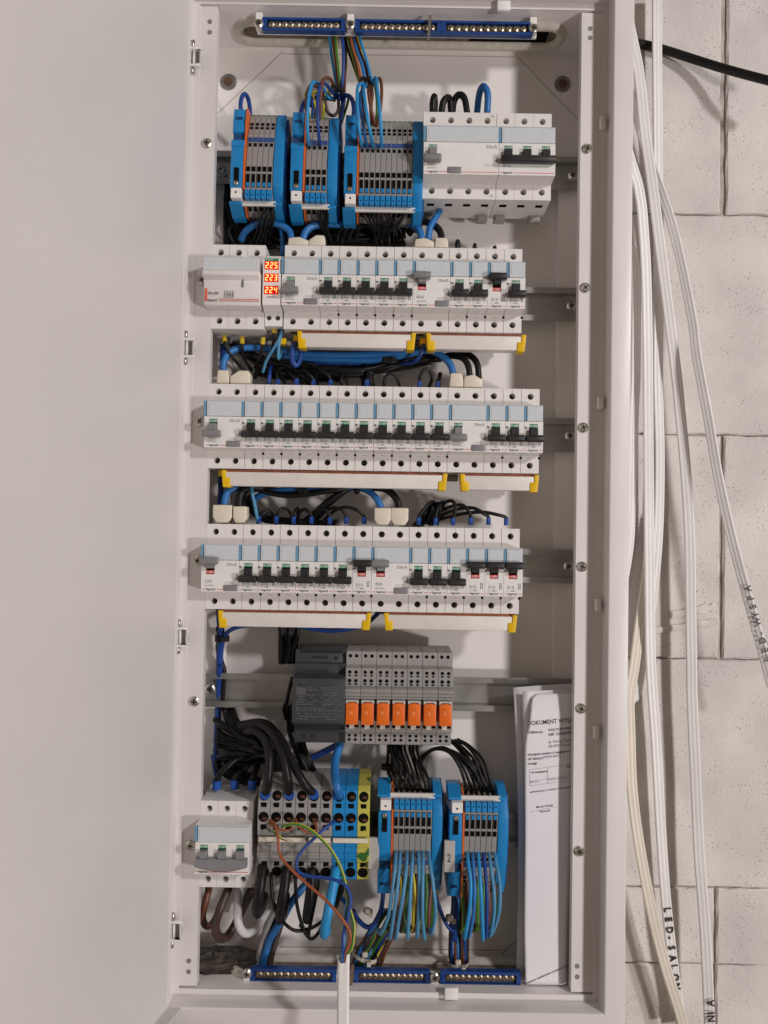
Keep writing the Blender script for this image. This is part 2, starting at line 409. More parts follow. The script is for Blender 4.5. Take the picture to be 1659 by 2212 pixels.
# stepped frame: flange, return and front face
fl = MB()
fx, fz = 5.6, 6.4
def ring(mb, x0, x1, z0, z1, w, h, y0, y1):
    mb.box(x0-w, x0, y0, y1, z0-h, z1+h); mb.box(x1, x1+w, y0, y1, z0-h, z1+h)
    mb.box(x0, x1, y0, y1, z1, z1+h); mb.box(x0, x1, y0, y1, z0-h, z0)
ring(fl, XL, XR, ZB, ZT, fx, fz, YP-1.2, YP); fl.build('flange', paint, cab)
ff = MB(); n_ = 0
def frame_loop(x0, x1, z0, z1, y): return [(x0, y, z0), (x1, y, z0), (x1, y, z1), (x0, y, z1)]
loops = [frame_loop(XL-fx, XR+fx, ZB-fz, ZT+fz, YP-.6), frame_loop(XL-fx, XR+fx, ZB-fz, ZT+fz, YF), frame_loop(XL-fx-19.4, XR+fx+19.4, ZB-fz-42, ZT+fz+42, YF), frame_loop(XL-fx-19.4, XR+fx+19.4, ZB-fz-42, ZT+fz+42, 0), frame_loop(XL-fx-17, XR+fx+17, ZB-fz-40, ZT+fz+40, 0)]
for lp in loops: ff.v += lp
for a_ in range(4):
    for q in range(4): q2 = (q+1) % 4; ff.f.append((a_*4+q, a_*4+q2, a_*4+4+q2, a_*4+4+q))
ff.build('front_frame', paint, cab, bevel=1.5, seg=3)
# cover brackets with holes and screws
def screw_mesh():
    b = MB(); b.cyl((0, 0), 4.9, 0, -1.2, 20); b.cyl((0, 0), 4.9, -1.2, -2.4, 20, 3.4)
    return b.mesh('screw', screwm, 0)
def cross_mesh(r=2.6, w=0.55, nm='recess'):
    return MB().box(-r, r, -.05, .05, -w, w).box(-w, w, -.06, .04, -r, r).mesh(nm, darkhole)
SC = screw_mesh(); CRX = cross_mesh()
def screw(parent, loc, s=1.0, nm='screw'):
    o = link(nm, SC, parent, loc, rot=(0, random.uniform(0, 1.5), 0), scale=(s, 1, s))
    link('recess', CRX, o, (0, -2.42, 0)); return o
for (x0, x1, holes, pts) in ((XL, PL, ((453, 47), (453, 70), (407.7, 2075.6), (407.2, 2099)), ((447, 310), (437, 606), (433, 910), (428, 1211), (420, 1515), (412, 1826))),
                             (PR_, XR, ((1275, 62), (1275, 82), (1246.7, 2086.9), (1246.7, 2110)), ((1268, 322), (1264, 622), (1260, 924), (1257, 1224), (1255, 1530), (1251, 1838)))):
    b = MB().box(x0, x1, YP-.1, YP+1.0, ZB+2, ZT-2)
    if x0 < 0: b.box(x1-1, x1, YP+1.0, YP+9, ZB+2, ZT-2)
    else: b.box(x0, x0+1, YP+1.0, YP+9, ZB+2, ZT-2)
    br = b.build('cover_bracket', paint, cab)
    for (px, py) in pts:
        p = P(px, py, YP); screw(br, (p[0], YP-.1, p[2]))
    for k, (px, py) in enumerate(holes):
        p = P(px, py, YP); MB().cyl((0, 0), 2.4, 0, -.12, 16).build('punched_hole', mat('hole_shade', (0.22, 0.20, 0.18), 0.7), br, (p[0], YP-.1, p[2]))
# vertical mounting profiles behind the rails
for x0, x1 in ((-197, -170), (173, 203)):
    MB().box(x0, x1, -12, -0.2, -225, 362).build('mounting_profile', inner_paint, cab, bevel=0.4)
# rails
RAILZ = {1: 341.5, 2: 203.0, 3: 66.0, 4: -70.5, 5: -204.0, 6: -343.0}
def rail_mesh():
    b = MB(); t = 1.0
    prof = [(-21, 17.5), (-20, 17.5), (-20, 12.5), (-13.5, 12.5), (-13.5, -12.5), (-20, -12.5), (-20, -17.5), (-21, -17.5), (-21, -11.5), (-14.5, -11.5), (-14.5, 11.5), (-21, 11.5)]
    b.prism(prof, -191, 193)
    return b.mesh('din_rail', zinc, 0)
RM = rail_mesh()
WASH = MB().cyl((0, 0), 7.4, 0, -1.1, 24).mesh('washer', zinc)
for k, z in RAILZ.items():
    o = link('din_rail', RM, cab, (0, 0, z))
    for x in (-184, 187):
        link('washer', WASH, o, (x, -14.6, 0)); screw(o, (x, -15.8, 0), 1.05)
    if k == 1:
        for zx in (250+60, 710, 1062):
            p = Z('A', zx, 1000, -15); MB().box(-2.4, 2.4, -.2, 0, -7, 4).build('slot', darkhole, o, (p[0], -14.5, 0))
MB().box(-193, -160, -13.4, -12.1, 327, 357).build('mounting_plate', zinc, cab)
# cable entry openings with rubber edging (top and bottom walls)
def entry(z, sgn, x0, x1, y0, y1, parent):
    r = (y1-y0)/2; yc = (y0+y1)/2; pts = []
    for i in range(13): a = math.pi/2 + math.pi*i/12; pts.append((x0 + r + r*math.cos(a), yc + r*math.sin(a), z))
    for i in range(13): a = -math.pi/2 + math.pi*i/12; pts.append((x1 - r + r*math.cos(a), yc + r*math.sin(a), z))
    pts.append(pts[0])
    MB().tube(pts, 5.2, 10, caps=False).build('rubber_edging', rubber, parent, smooth=True)
    b = MB(); n = len(pts)-1
    b.v += [(p[0], p[1], z - sgn*0.4) for p in pts[:-1]] + [(p[0], p[1], z - sgn*0.1) for p in pts[:-1]]
    b.f.append(tuple(range(n))); b.f.append(tuple(range(n, 2*n)))
    for i in range(n): j = (i+1) % n; b.f.append((i, j, n+j, n+i))
    b.build('cable_opening', mat('dusty_opening', (.20, .165, .125), .9, var=.4, vscale=90), parent)
    if sgn > 0: MB().box(x1-95, x1-14, yc-7, yc+9, z-.9, z-.45).build('dark_gap', darkhole, parent)
entry(ZT, 1, -166, 170, -43, -12, topw)
entry(ZB, -1, -150, 168, -44, -16, botw)
# knock-out seams and fixing bolts on the back panel
def seam(a, b, w=.32):
    a = Vector(a); b = Vector(b); d = (b-a).normalized(); n = Vector((-d.z, 0, d.x))*w
    mb = MB(); mb.v += [tuple(a+n), tuple(b+n), tuple(b-n), tuple(a-n)] + [tuple(q + Vector((0, -.25, 0))) for q in (a+n, b+n, b-n, a-n)]
    mb.f += [(0, 1, 2, 3), (7, 6, 5, 4), (0, 4, 5, 1), (1, 5, 6, 2), (2, 6, 7, 3), (3, 7, 4, 0)]
    mb.build('knockout_seam', mat('seam_shade', (0.38, 0.34, 0.30), 0.8), bp_)
seam(Z('A', 690, 335, 0), Z('A', 235, 765, 0)); seam(Z('B', 705, 350, 0), Z('B', 1145, 805, 0))
seam(Z('A', 690, 352, 0), Z('B', 705, 372, 0), .3)
seam(Z('N', 760, 268, 0), Z('O', 720, 290, 0), .4); seam(Z('O', 720, 310, 0), Z('O', 800, 235, 0), .5)
seam(Z('N', 262, 320, 0), Z('N', 640, 318, 0), .5)
for c in ((494, 178), (1215, 182)):
    p = P(*c, 0); o = MB().cyl((0, 0), 8.6, 0, -1.4, 28).build('washer', greyw, bp_, (p[0], 0, p[2]))
    h = MB().cyl((0, 0), 4.6, -1.4, -4.2, 18, 3.2).build('bolt', rust, o); 
# white plastic stops on the frame
for (px, py, w, h) in ((1302, 264, 5.0, 12), (1297, 870, 5.0, 12), (1292, 1307, 5.0, 12), (1288, 1583, 5.0, 12), (1088, 12, 13, 11), (975, 2146, 13, 11)):
    p = P(px, py, -71); MB().box(-w/2, w/2, -1.5, 4, -h/2, h/2).build('door_stop', plastic_w, cab, (p[0], -71, p[2]), bevel=0.8, seg=2)
# door, swung open past a right angle
HX, HY = -202.4, -83.5
ux, uy = -0.245, -0.9695; nx_, ny_ = 0.9695, -0.245
def dpt(s, t, z): return (HX + ux*s + nx_*t, HY + uy*s + ny_*t, z)
def dbox(mb, s0, s1, t0, t1, z0, z1):
    n = len(mb.v)
    mb.v += [dpt(s0, t0, z0), dpt(s1, t0, z0), dpt(s1, t1, z0), dpt(s0, t1, z0), dpt(s0, t0, z1), dpt(s1, t0, z1), dpt(s1, t1, z1), dpt(s0, t1, z1)]
    mb.f += [tuple(n + i for i in q) for q in ((0, 3, 2, 1), (4, 5, 6, 7), (0, 1, 5, 4), (1, 2, 6, 5), (2, 3, 7, 6), (3, 0, 4, 7))]
d = MB(); n = len(d.v)
# pan profile with a rolled lower and upper bend, swept along the door width
prof = [(-1.2, -488.5), (13, -488.5), (13, -487.3), (3.2, -487.3)] + [(3.2-3.2*math.sin(a), -484.1-3.2*math.cos(a)) for a in [math.pi/2*i/6 for i in range(1, 7)]] \
     + [(0, 484.1)] + [(3.2-3.2*math.cos(a), 484.1+3.2*math.sin(a)) for a in [math.pi/2*i/6 for i in range(1, 7)]] + [(13, 487.3), (13, 488.5), (-1.2, 488.5)]
k = len(prof)
for s_ in (-2.5, 425): d.v += [dpt(s_, t, z) for t, z in prof]
d.f.append(tuple(range(k))); d.f.append(tuple(reversed(range(k, 2*k))))
for i in range(k): j = (i+1) % k; d.f.append((i, j, k+j, k+i))
door = d.build('door', dimmed_door_paint, cab); door.data.shade_smooth(); door.data.set_sharp_from_angle(angle=R(40))
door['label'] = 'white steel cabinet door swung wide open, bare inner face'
# hinges
for (px, py) in ((421, 124), (405.5, 752), (391, 1376), (377.5, 2010)):
    p = P(px, py, -76)
    h = MB()
    h.box(-6.6, 6.4, -2.2, 2.2, 7.2, 9.8); h.box(-6.6, 6.4, -2.2, 2.2, -9.6, -7.2); h.box(4.8, 6.4, -2.2, 2.2, -7.2, 7.2)
    o = h.build('hinge', plastic_w, cab, (p[0], -76, p[2]), bevel=.8, seg=2)
    MB().cylz((-2.0, 0), 1.8, 9.6, 16.5).build('pin', screwm, o, smooth=True)
    MB().cylz((-1.0, 0), 1.1, -7.2, 7.2).build('pin', plastic_w, o, smooth=True)
    MB().cylz((-2.2, 0), 1.7, -16, -9.4).build('pin', screwm, o, smooth=True)
    MB().box(-6.4, 4.7, 2.3, 2.9, -7.1, 7.1).build('hinge_plate', mat('hinge_shade_grey', (0.36, 0.345, 0.32), 0.5), o)  # plate coloured grey as shading behind the hinge loop

# ================================================================== earthing / neutral strips top and bottom
BS = MB().cyl((0, 0), 3.05, 0, -1.6, 14).cyl((0, 0), 3.05, -1.6, -2.5, 14, 1.7).mesh('clamp_screw', mat('yellowed_screw', (.52, .46, .36), .32, metal=.95, var=.2, vscale=300))
BSX = MB().box(-2, 2, -.06, .02, -.35, .35).mesh('recess', darkhole)
def strip(fr, xa, ya, xb, yb, Y, label, nscrew=11, dull=False):
    a = Z(fr[0], xa, ya, Y); b = Z(fr[1], xb, yb, Y); W = b[0]-a[0]; H = 13.2
    t = thing('terminal_strip', label, 'terminal strip', (a[0], Y, (a[2]+b[2])/2), 'blue screw terminal strips')
    m_ = MB().box(0, W, -1, 6, H/2-2.2, H/2).box(0, W, -1, 6, -H/2, -H/2+2.2).box(0, 4.5, -1, 6, -H/2+2.2, H/2-2.2).box(W-4.5, W, -1, 6, -H/2+2.2, H/2-2.2).box(4.5, W-4.5, 4.5, 6, -H/2+2.2, H/2-2.2)
    m_.build('housing', bluebar, t, bevel=.35)
    MB().box(5, W-5, 2.2, 4.4, -3.9, 3.9).build('brass_bar', brass, t, bevel=.3)
    for i in range(nscrew):
        x = 9.2 + (W-18.4)*i/(nscrew-1)
        o = link('clamp_screw', BS if not dull else DULL, t, (x, 2.2, 0.3)); link('recess', BSX, o, (0, -2.52, 0), rot=(0, random.uniform(0, 3), 0))
    return t
DULL = MB().cyl((0, 0), 3.05, 0, -1.6, 14).cyl((0, 0), 3.05, -1.6, -2.5, 14, 1.7).mesh('clamp_screw', mat('dull_screw', (0.36, 0.30, 0.22), 0.4, metal=0.9, var=.25, vscale=300))
strip('AA', 552, 155, 1094, 163, -58, 'left blue screw terminal strip at the top of the cabinet')
strip('AB', 1158, 165, 228, 180, -58, 'middle blue screw terminal strip at the top of the cabinet')
strip('BB', 230, 180, 826, 185, -58, 'right blue screw terminal strip at the top of the cabinet')
strip('NN', 580, 437, 1092, 443, -52, 'left blue screw terminal strip at the cabinet bottom', dull=True)
strip('NO', 1196, 445, 290, 452, -52, 'middle blue screw terminal strip at the cabinet bottom', dull=True)
strip('OO', 352, 455, 830, 460, -52, 'right blue screw terminal strip at the bottom, beside the paper', nscrew=11, dull=True)
# carriers with end screws
for (fa, xa, fb, xb, y, Y, nm, scr) in (('A', 520, 'B', 850, 170, -51, 'white carrier bar holding the top terminal strips', (('A', 528, 152), ('A', 1127, 160), ('B', 832, 183))),
                                   ('N', 548, 'O', 835, 448, -45, 'white carrier bar holding the bottom terminal strips', (('N', 560, 430), ('O', 320, 452)))):
    a = Z(fa, xa, y, Y); b = Z(fb, xb, y+15, Y)
    c = thing('strip_carrier', nm, 'carrier bar', (a[0], Y, (a[2]+b[2])/2))
    MB().box(0, b[0]-a[0], 0, 3, -8.5, 6.5).build('bar', plastic_w, c, bevel=.4)
    for (f_, x_, y_) in scr:
        p = Z(f_, x_, y_, Y-9); o = MB().box(-3.4, 3.4, -8, 0, -7.8, 7.4).build('clip', plastic_w, c, (p[0]-a[0], 0, 0), bevel=.4)
        screw(o, (0, -8, p[2]-(a[2]+b[2])/2), .95)
# brown strap round the middle top strip, brown strap round the middle bottom strip
for (f_, x_, y0_, y1_, Y, nm, c) in (('B', 150, 105, 268, -62, 'grey brown cable tie looped round the top middle strip', 'tie_taupe'), ('N', 1184, 372, 520, -56, 'brown cable tie end hanging over the bottom middle strip', 'tie_tan')):
    a = Z(f_, x_+6, y0_, Y); b = Z(f_, x_-6, y1_, Y)
    tag(MB().tube([a, ((a[0]+b[0])/2, Y-1, (a[2]+b[2])/2), b], [1.9, 1.9, 1.7], 4).build('cable_tie', mat('tie_taupe', (0.17, 0.145, 0.125), 0.5) if c == 'tie_taupe' else mat('tie_tan', (0.17, 0.11, 0.06), 0.5)), nm, 'cable tie')
# dark lump standing in for the dark end of the bottom cable opening
p = Z('N', 420, 460, -30)
b = MB(); n1, n2 = 18, 10
for j in range(n2+1):
    for i in range(n1):
        a = 2*math.pi*i/n1; h = math.pi/2*j/n2; rr = 1 + random.uniform(-.22, .22)
        b.v.append((46*math.cos(a)*math.cos(h)*rr*(1.1 if math.cos(a) > 0 else .9), 17*math.sin(a)*math.cos(h)*rr, 14*math.sin(h)*rr - 0.5))
for j in range(n2):
    for i in range(n1): k2 = (i+1) % n1; b.f.append((j*n1+i, j*n1+k2, (j+1)*n1+k2, (j+1)*n1+i))
tag(b.build('lump', lump_brown, None, (p[0]-6, -26, ZB), smooth=False), 'dark lump at the opening in the lower left corner', 'lump')

# ================================================================== MODULAR DEVICES
TSC = MB().cyl((0, 0), 2.5, 0, -1, 12).mesh('terminal_screw', screwdk)
TSX = MB().box(-2, 2, -.05, .02, -.4, .4).box(-.4, .4, -.06, .01, -2, 2).mesh('recess', darkhole)
def body_mesh(n, w, fo=0.0):
    b = MB(); W = w*n; g = 0.2
    for i in range(n):
        x0 = g + (W-2*g)*i/n; x1 = g + (W-2*g)*(i+1)/n; cx = (x0+x1)/2
        b.cell(x0, x1, 22.8+fo, 41.5, cx, 33.9, 3.1, -44, 24); b.cell(x0, x1, -41.5, -24.2+fo, cx, -33.9, 3.1, -44, 24)
    prof = [(0, -41.5), (-44, -41.5), (-44, -24.2+fo), (-58.5, -23+fo), (-59.5, -23+fo), (-59.5, 22.8+fo), (-44, 22.8+fo), (-44, 41.5), (0, 41.5)]
    k = len(prof); s0 = len(b.v)
    b.v += [(g, y, z) for y, z in prof] + [(W-g, y, z) for y, z in prof]
    b.f.append(tuple(s0+i for i in range(k))); b.f.append(tuple(s0+k+i for i in reversed(range(k))))
    for i in range(k):
        j = (i+1) % k
        if (i, j) in ((1, 2), (6, 7)): continue
        b.f.append((s0+i, s0+k+i, s0+k+j, s0+j))
    return b.mesh('body', plastic)
def front_mesh(n, w, slots, zt=6.8, zb=-22.9):
    b = MB(); W = w*n; g = .15; x = g
    sz0, sz1 = -6.5, 4.6
    for (a, c) in slots:
        b.box(x, a, -61.3, -59.5, zb, zt); b.box(a, c, -61.3, -59.5, sz1, zt); b.box(a, c, -61.3, -59.5, zb, sz0); x = c
    b.box(x, W-g, -61.3, -59.5, zb, zt)
    return b.mesh('front_plate', plastic_w)
def stem_mesh(mt): return MB().box(-3.6, 3.6, -66, -59.6, -5.2, 4.2).mesh('lever_stem', mt, .4)
BARS = {}
def bar_mesh(L, mt, droop=0):
    b = MB()
    prof = [(-62.0, -3.1), (-68.2, -3.4), (-69.6, -1.8), (-69.6, 1.2), (-67.6, 3.3), (-62.0, 3.3)]
    if not droop: b.prism(prof, -L/2, L/2)
    else:
        n = 12
        for i in range(n):
            def pr(t): return [(y, z - (droop*(1-(2*t-1)**2) if z < 0 else 0)) for y, z in prof]
            t0, t1 = i/n, (i+1)/n; s0 = len(b.v); k = len(prof)
            b.v += [(-L/2+L*t0, y, z) for y, z in pr(t0)] + [(-L/2+L*t1, y, z) for y, z in pr(t1)]
            for q in range(k): q2 = (q+1) % k; b.f.append((s0+q, s0+k+q, s0+k+q2, s0+q2))
            if i == 0: b.f.append(tuple(s0+q for q in range(k)))
            if i == n-1: b.f.append(tuple(s0+k+q for q in range(k)))
    return b.mesh('lever', mt, .7 if not droop else 0, seg=2)
def bottom_detail(t, n, w, big=False):
    for i in range(n):
        link('cable_mouth', shared(('mouth', big), lambda: MB().box(-3.6, 3.6, -33, -27.5, -.15, .1).mesh('cable_mouth', darkhole)), t, ((i+.5)*w, 0, -41.5))
    for i in ((0, n-1) if n > 1 else (0,)):
        link('rail_clip', shared('clip', lambda: MB().box(-5.6, 5.6, -9, 0, -6.5, 0).box(-4.4, 4.4, -10.2, -9, -5.6, -1.5).mesh('rail_clip', greyt, .6)), t, ((i+.5)*w, -1, -41.6))
def breaker(x, z, n, w, kind, on, rating, label, group, lever=None, scale=None, fo=0.0):
    t = thing('residual_current_device' if kind == 'rcd' else 'circuit_breaker', label, 'circuit breaker' if kind != 'rcd' else 'residual current device', (x, -21, z), group)
    if scale: t.scale = scale
    W = n*w; lev = lever or ('grey' if kind == 'rcd' else 'black'); lm = greyp if lev == 'grey' else blackp
    link('body', shared(('body', n, w, fo), lambda: body_mesh(n, w, fo)), t)
    if kind == 'rcd': cs = [8.6]
    else: cs = [w*(i+.5) - .4 for i in range(n)]
    slots = tuple((c-4.1, c+4.1) for c in cs)
    link('front_plate', shared(('front', n, w, kind), lambda: front_mesh(n, w, slots)), t)
    # label window
    link('label_window', shared(('lab', n, w), lambda: MB().box(2.4, W-.5, -61.9, -59.5, 7.2, 22.2).mesh('label_window', label_pl, .3)), t)
    link('label_tab', shared(('tab', kind == 'x'), lambda: MB().box(-.7, 1.6, -62.2, -59.5, 7.6, 21.8).mesh('label_tab', label_tab, .4)), t)
    link('label_rim', shared(('rim', n, w), lambda: MB().box(2.8, W-1.5, -61.95, -61.85, 21.3, 21.7).box(4.0, 4.35, -61.95, -61.85, 10, 19).box(4.35, 5.3, -61.95, -61.85, 10, 10.35).box(4.35, 5.3, -61.95, -61.85, 18.65, 19).mesh('label_rim', mat('label_line', (0.30, 0.38, 0.44), .4))), t)
    for c in cs:
        link('lever_slot', shared('slot', lambda: MB().box(-4.1, 4.1, -59.7, -59.4, -6.5, 4.6).mesh('lever_slot', darkhole)), t, (c, 0, 0))
        link('lever_stem', shared(('stem', lev), lambda: stem_mesh(lm)), t, (c, 0, 4.6 if on else -4.4))
        mk = link('state_window', shared(('mark', on), lambda: MB().box(-4.0, 4.0, -60.9, -59.7, -1.7, 1.7).mesh('state_window', redp if on else greenp)), t, (c, 0, -4.4 if on else 2.7))
        text('I·ON' if on else 'O·OFF', 2.9, whiteprint, mk, (0, -60.95, -1.0), 'CENTER', bold=.05)
    zb = 6.5 if on else -10.0
    if kind == 'rcd': link('lever', shared(('bar', 17, lev), lambda: bar_mesh(16.8, lm)), t, (cs[0]-.3, 0, zb))
    elif n == 1: link('lever', shared(('bar', 17.4, lev), lambda: bar_mesh(16.7, lm)), t, (W/2, 0, zb))
    else: link('lever', shared(('bar', n, lev), lambda: bar_mesh(W-2.2 if lev == 'black' else W-3, lm, 0 if lev == 'black' else 4)), t, (W/2, 0, zb))
    # print
    yy = -61.42
    if kind == 'rcd':
        text('30mA', 4.6, printg, t, (W-12.5, yy, 1.6), sx=.95, bold=.06)
        if rating: text(rating, 4.4, printg, t, (3.4, yy, -14.6), bold=.06)
        link('print', shared('rcdsub', lambda: MB().box(3.4, 12.5, yy, yy+.1, -17.9, -16.7).mesh('print', mat('faint_print', (.50, .49, .47), .6))), t)
        link('print', shared('rcdsmall', lambda: MB().box(0, 8.2, yy, yy+.1, .6, 1.1).box(0, 8.2, yy, yy+.1, -.6, -.1).mesh('print', mat('faint_print', (.50, .49, .47), .6))), t, (W-13.2, 0, -14.5))
        link('test_button', shared('test', lambda: MB().box(-6.5, 6.5, -62.6, -59.5, -2.9, 2.9).mesh('test_button', greyp, .6, seg=2)), t, (W-7.6 if n == 2 else 30, 0, -19.2))
        MB().box(W-2.6, W-1.0, yy, yy+.1, -12, -6).build('print', printg, t)
        segs = ((1.2, 4.6), (15.0, 21.5)) if n == 2 else ((1.2, 4.6), (15.0, 23), (37.2, W-.8))
        lx = 5.0
    elif n == 1:
        if rating: text(rating, 4.3, printg, t, (3.2, yy, -15.9), bold=.05)
        link('print', shared('mcbbox', lambda: MB().box(3.0, 11.0, yy, yy+.1, -17.2, -17.0).box(3.0, 11.0, yy, yy+.1, -18.6, -18.4).box(3.0, 3.2, yy, yy+.1, -18.4, -17.2).box(10.8, 11, yy, yy+.1, -18.4, -17.2).box(7.2, 9.8, yy, yy+.1, -18.2, -17.4).mesh('print', printg)), t)
        link('print', shared('mcbside', lambda: MB().box(13.6, 14.6, yy, yy+.1, -16.5, -10.5).box(15.2, 16.2, yy, yy+.1, -16.5, -10.5).mesh('print', printg)), t)
        link('print', shared('dot', lambda: MB().box(-.9, .9, yy, yy+.12, .2, 1.8).mesh('print', printd)), t, (1.2, 0, 0))
        link('print', shared('switchmark', lambda: MB().prismy([(5, -27.9), (9.2, -28.2+.1), (9.2, -28.5), (5, -28.2)], -44.12, -44.02).mesh('print', printg)), t, (2, 0, 1.6))
        link('notch', shared('notch', lambda: MB().box(-1.1, 1.1, -44.25, -43.9, -27.6, -25.4).mesh('notch', darkhole)), t, (W, 0, 0))
        segs = ((.8, 3.4), (14.0, W-1)); lx = 3.9
    else:
        if rating:
            text(rating, 4.6, printg, t, (4, yy, -15.6), bold=.05)
        segs = ((.8, 3.4), (14.0, W-1)); lx = 3.9
    text('legrand', 3.0, printd, t, (lx, yy, -21.6), sx=1.0, bold=.08)
    key = ('seg', segs)
    for a, c in segs: link('red_line', shared(('seg', round(a, 1), round(c, 1)), lambda: MB().box(a, c, yy, yy+.1, -21.05, -20.5).mesh('red_line', printr)), t)
    if fo:
        for ch in t.children:
            if ch.name.split('.')[0] != 'body': ch.location.z += fo*MM
    if kind != 'rcd' and n > 1:
        link('pole_seam', shared(('ps', n, w, fo), lambda: (lambda b: [b.box(w*i-.12, w*i+.12, -44.06, -44, zz0, zz1) for i in range(1, n) for zz0, zz1 in ((22.8+fo, 41.5), (-41.5, -24.2+fo))] and b)(MB()).mesh('pole_seam', printg)), t)
    for i in range(n):
        for zz in (33.9, -33.9):
            s_ = link('terminal_screw', TSC, t, (w*(i+.5), -44+14, zz)); link('recess', TSX, s_, (0, -1.06, 0), rot=(0, random.uniform(0, 3), 0))
    if n == 1:
        link('centre_line', shared('cl', lambda: MB().box(-.12, .12, -44.06, -44, 36.9, 41.4).box(-.12, .12, -44.06, -44, -41.4, -36.9).mesh('centre_line', printg)), t, (w/2, 0, 0))
    bottom_detail(t, n, w)
    return t
ORD = ['first', 'second', 'third', 'fourth', 'fifth', 'sixth', 'seventh', 'eighth', 'ninth', 'tenth', 'eleventh']
ROWN = {2: 'second', 3: 'third', 4: 'fourth'}
RZ = {1: 337.6, 2: 201.8, 3: 63.6, 4: -73.9}
def x_of(row, i): return {2: -171.6, 3: -170.9, 4: -170.7}[row] - 9.01 + 18.03*i
w = 18.03
# --- top row
breaker(Z('B', 113, 780, -65)[0]-.2, 335.4, 4, 18.15, 'rcd', False, '40A', 'four pole residual current device with grey lever in the top row', None, scale=(1, 1, 1.042), fo=-3.0)
breaker(Z('B', 113, 780, -65)[0]-.2+72.7, 335.4, 3, 18.15, 'mcb', False, 'B16', 'three pole breaker with one wide black lever in the top row', None, scale=(1, 1, 1.042), fo=-3.0)
rc4 = [o for o in C.objects if o.get('label', '').startswith('four pole residual')][0]
text('N', 4.6, printg, rc4, (66.5, -44.1, 36.4)); text('N', 4.6, printg, rc4, (66.5, -44.1, -39.6))
# --- second row
MG = 'single pole breakers with black levers'; RG = 'two pole residual current devices'
breaker(x_of(2, 4), RZ[2], 2, w, 'rcd', False, '40A', 'residual current device with lowered grey lever, right of the red voltage display', RG)
for k, (rt_, on) in enumerate((('B16', 0), ('B16', 0), ('B16', 0), ('B10', 0), ('B10', 0))):
    breaker(x_of(2, 6+k), RZ[2], 1, w, 'mcb', on, rt_, '%s breaker, %s of the five in the left group of the second row' % (rt_, ORD[k]), MG)
breaker(x_of(2, 11), RZ[2], 2, w, 'rcd', True, '40A', 'residual current device with raised grey lever in the second row', RG)
for k, (rt_, on) in enumerate((('B16', 0), ('B16', 0), ('B10', 1), ('B10', 0))):
    breaker(x_of(2, 13+k), RZ[2], 1, w, 'mcb', on, rt_, ('B10 breaker with raised lever and red window at the right of the second row' if on else '%s breaker with lowered lever, %s of the four rightmost in the second row' % (rt_, ORD[k])), MG)
# --- third row
breaker(x_of(3, 0), RZ[3], 2, w, 'rcd', False, '40A', 'residual current device with grey lever at the left end of the third row', RG)
for k in range(11):
    rt_ = 'B10' if k == 8 else 'B16'
    breaker(x_of(3, 2+k), RZ[3], 1, w, 'mcb', 0, rt_, '%s breaker, %s from the left in the third row\'s run of eleven' % (rt_, ORD[k]), MG)
breaker(x_of(3, 13), RZ[3], 2, w, 'rcd', False, '40A', 'residual current device with lowered grey lever, right part of the third row', RG)
for k, rt_ in enumerate(('B16', 'B10', 'B10')):
    breaker(x_of(3, 15+k), RZ[3], 1, w, 'mcb', 0, rt_, '%s breaker, %s of the last three at the right end of the third row' % (rt_, ORD[k]), MG)
# --- fourth row
breaker(x_of(4, 0), RZ[4], 2, w, 'rcd', True, '63A', 'residual current device marked 63A at the left end of the fourth row', RG)
for k in range(7):
    on = k == 6; rt_ = 'B10' if on else 'B16'
    breaker(x_of(4, 2+k), RZ[4], 1, w, 'mcb', on, rt_, ('B10 breaker with raised lever, left of the 40A device in the fourth row' if on else 'B16 breaker with lowered lever, %s of the six in the fourth row\'s left half' % ORD[k]), MG)
breaker(x_of(4, 9), RZ[4], 2, w, 'rcd', True, '40A', 'residual current device marked 40A with raised lever in the fourth row', RG)
for k in range(6):
    on = k >= 3; rt_ = 'B10' if on else 'B16'
    breaker(x_of(4, 11+k), RZ[4], 1, w, 'mcb', on, rt_, '%s breaker with %s lever, %s of the last six in the fourth row' % (rt_, 'raised' if on else 'lowered', ORD[k]), MG)
# --- main isolator, bottom row
iso = breaker(Z('K', 185, 380, -65)[0], -342.4, 3, 18.0, 'mcb', False, '', 'three pole main switch with wide grey lever in the bottom row', None, lever='grey', scale=(.955, 1, 1.0), fo=2.0)

# --- three pole fuse holder, second row
fx0 = x_of(2, 0)
t = thing('fuse_holder', 'three pole cylindrical fuse holder at the left end of the second row', 'fuse holder', (fx0, -21, RZ[2]))
FW = 17.75; g = .2; b = MB()
for i in range(3):
    x0, x1 = g + FW*i, FW*(i+1); cx = (x0+x1)/2
    b.cell(x0, x1, 21, 41, cx, 33.4, 3.2, -44, 13); b.cell(x0, x1, -42.3, -24.5, cx, -34.4, 3.2, -44, 13)
prof = [(0, -42.3), (-44, -42.3), (-44, -24.5), (-44, 21), (-44, 41), (0, 41)]; k = len(prof); s0 = len(b.v)
b.v += [(g, y, z) for y, z in prof] + [(FW*3, y, z) for y, z in prof]
b.f.append(tuple(s0+i for i in range(k))); b.f.append(tuple(s0+k+i for i in reversed(range(k))))
for i in range(k):
    j = (i+1) % k
    if i in (1, 3): continue
    b.f.append((s0+i, s0+k+i, s0+k+j, s0+j))
b.build('body', plastic, t)
MB().prism([(-44, 20.9), (-66, 20.6), (-66, 7.4), (-44, 7.4)], -2.5, FW*3-2.5).build('label_window', label_pl, t, bevel=.4)
MB().prism([(-44, 7.3), (-69, 7.3), (-70.5, 5), (-70, 2.2), (-64, -.8), (-62, -20), (-60, -24), (-44, -24.4)], -2.0, FW*3-1.5).build('fuse_drawer', plastic, t, bevel=.5, seg=2)
yy = -62.6
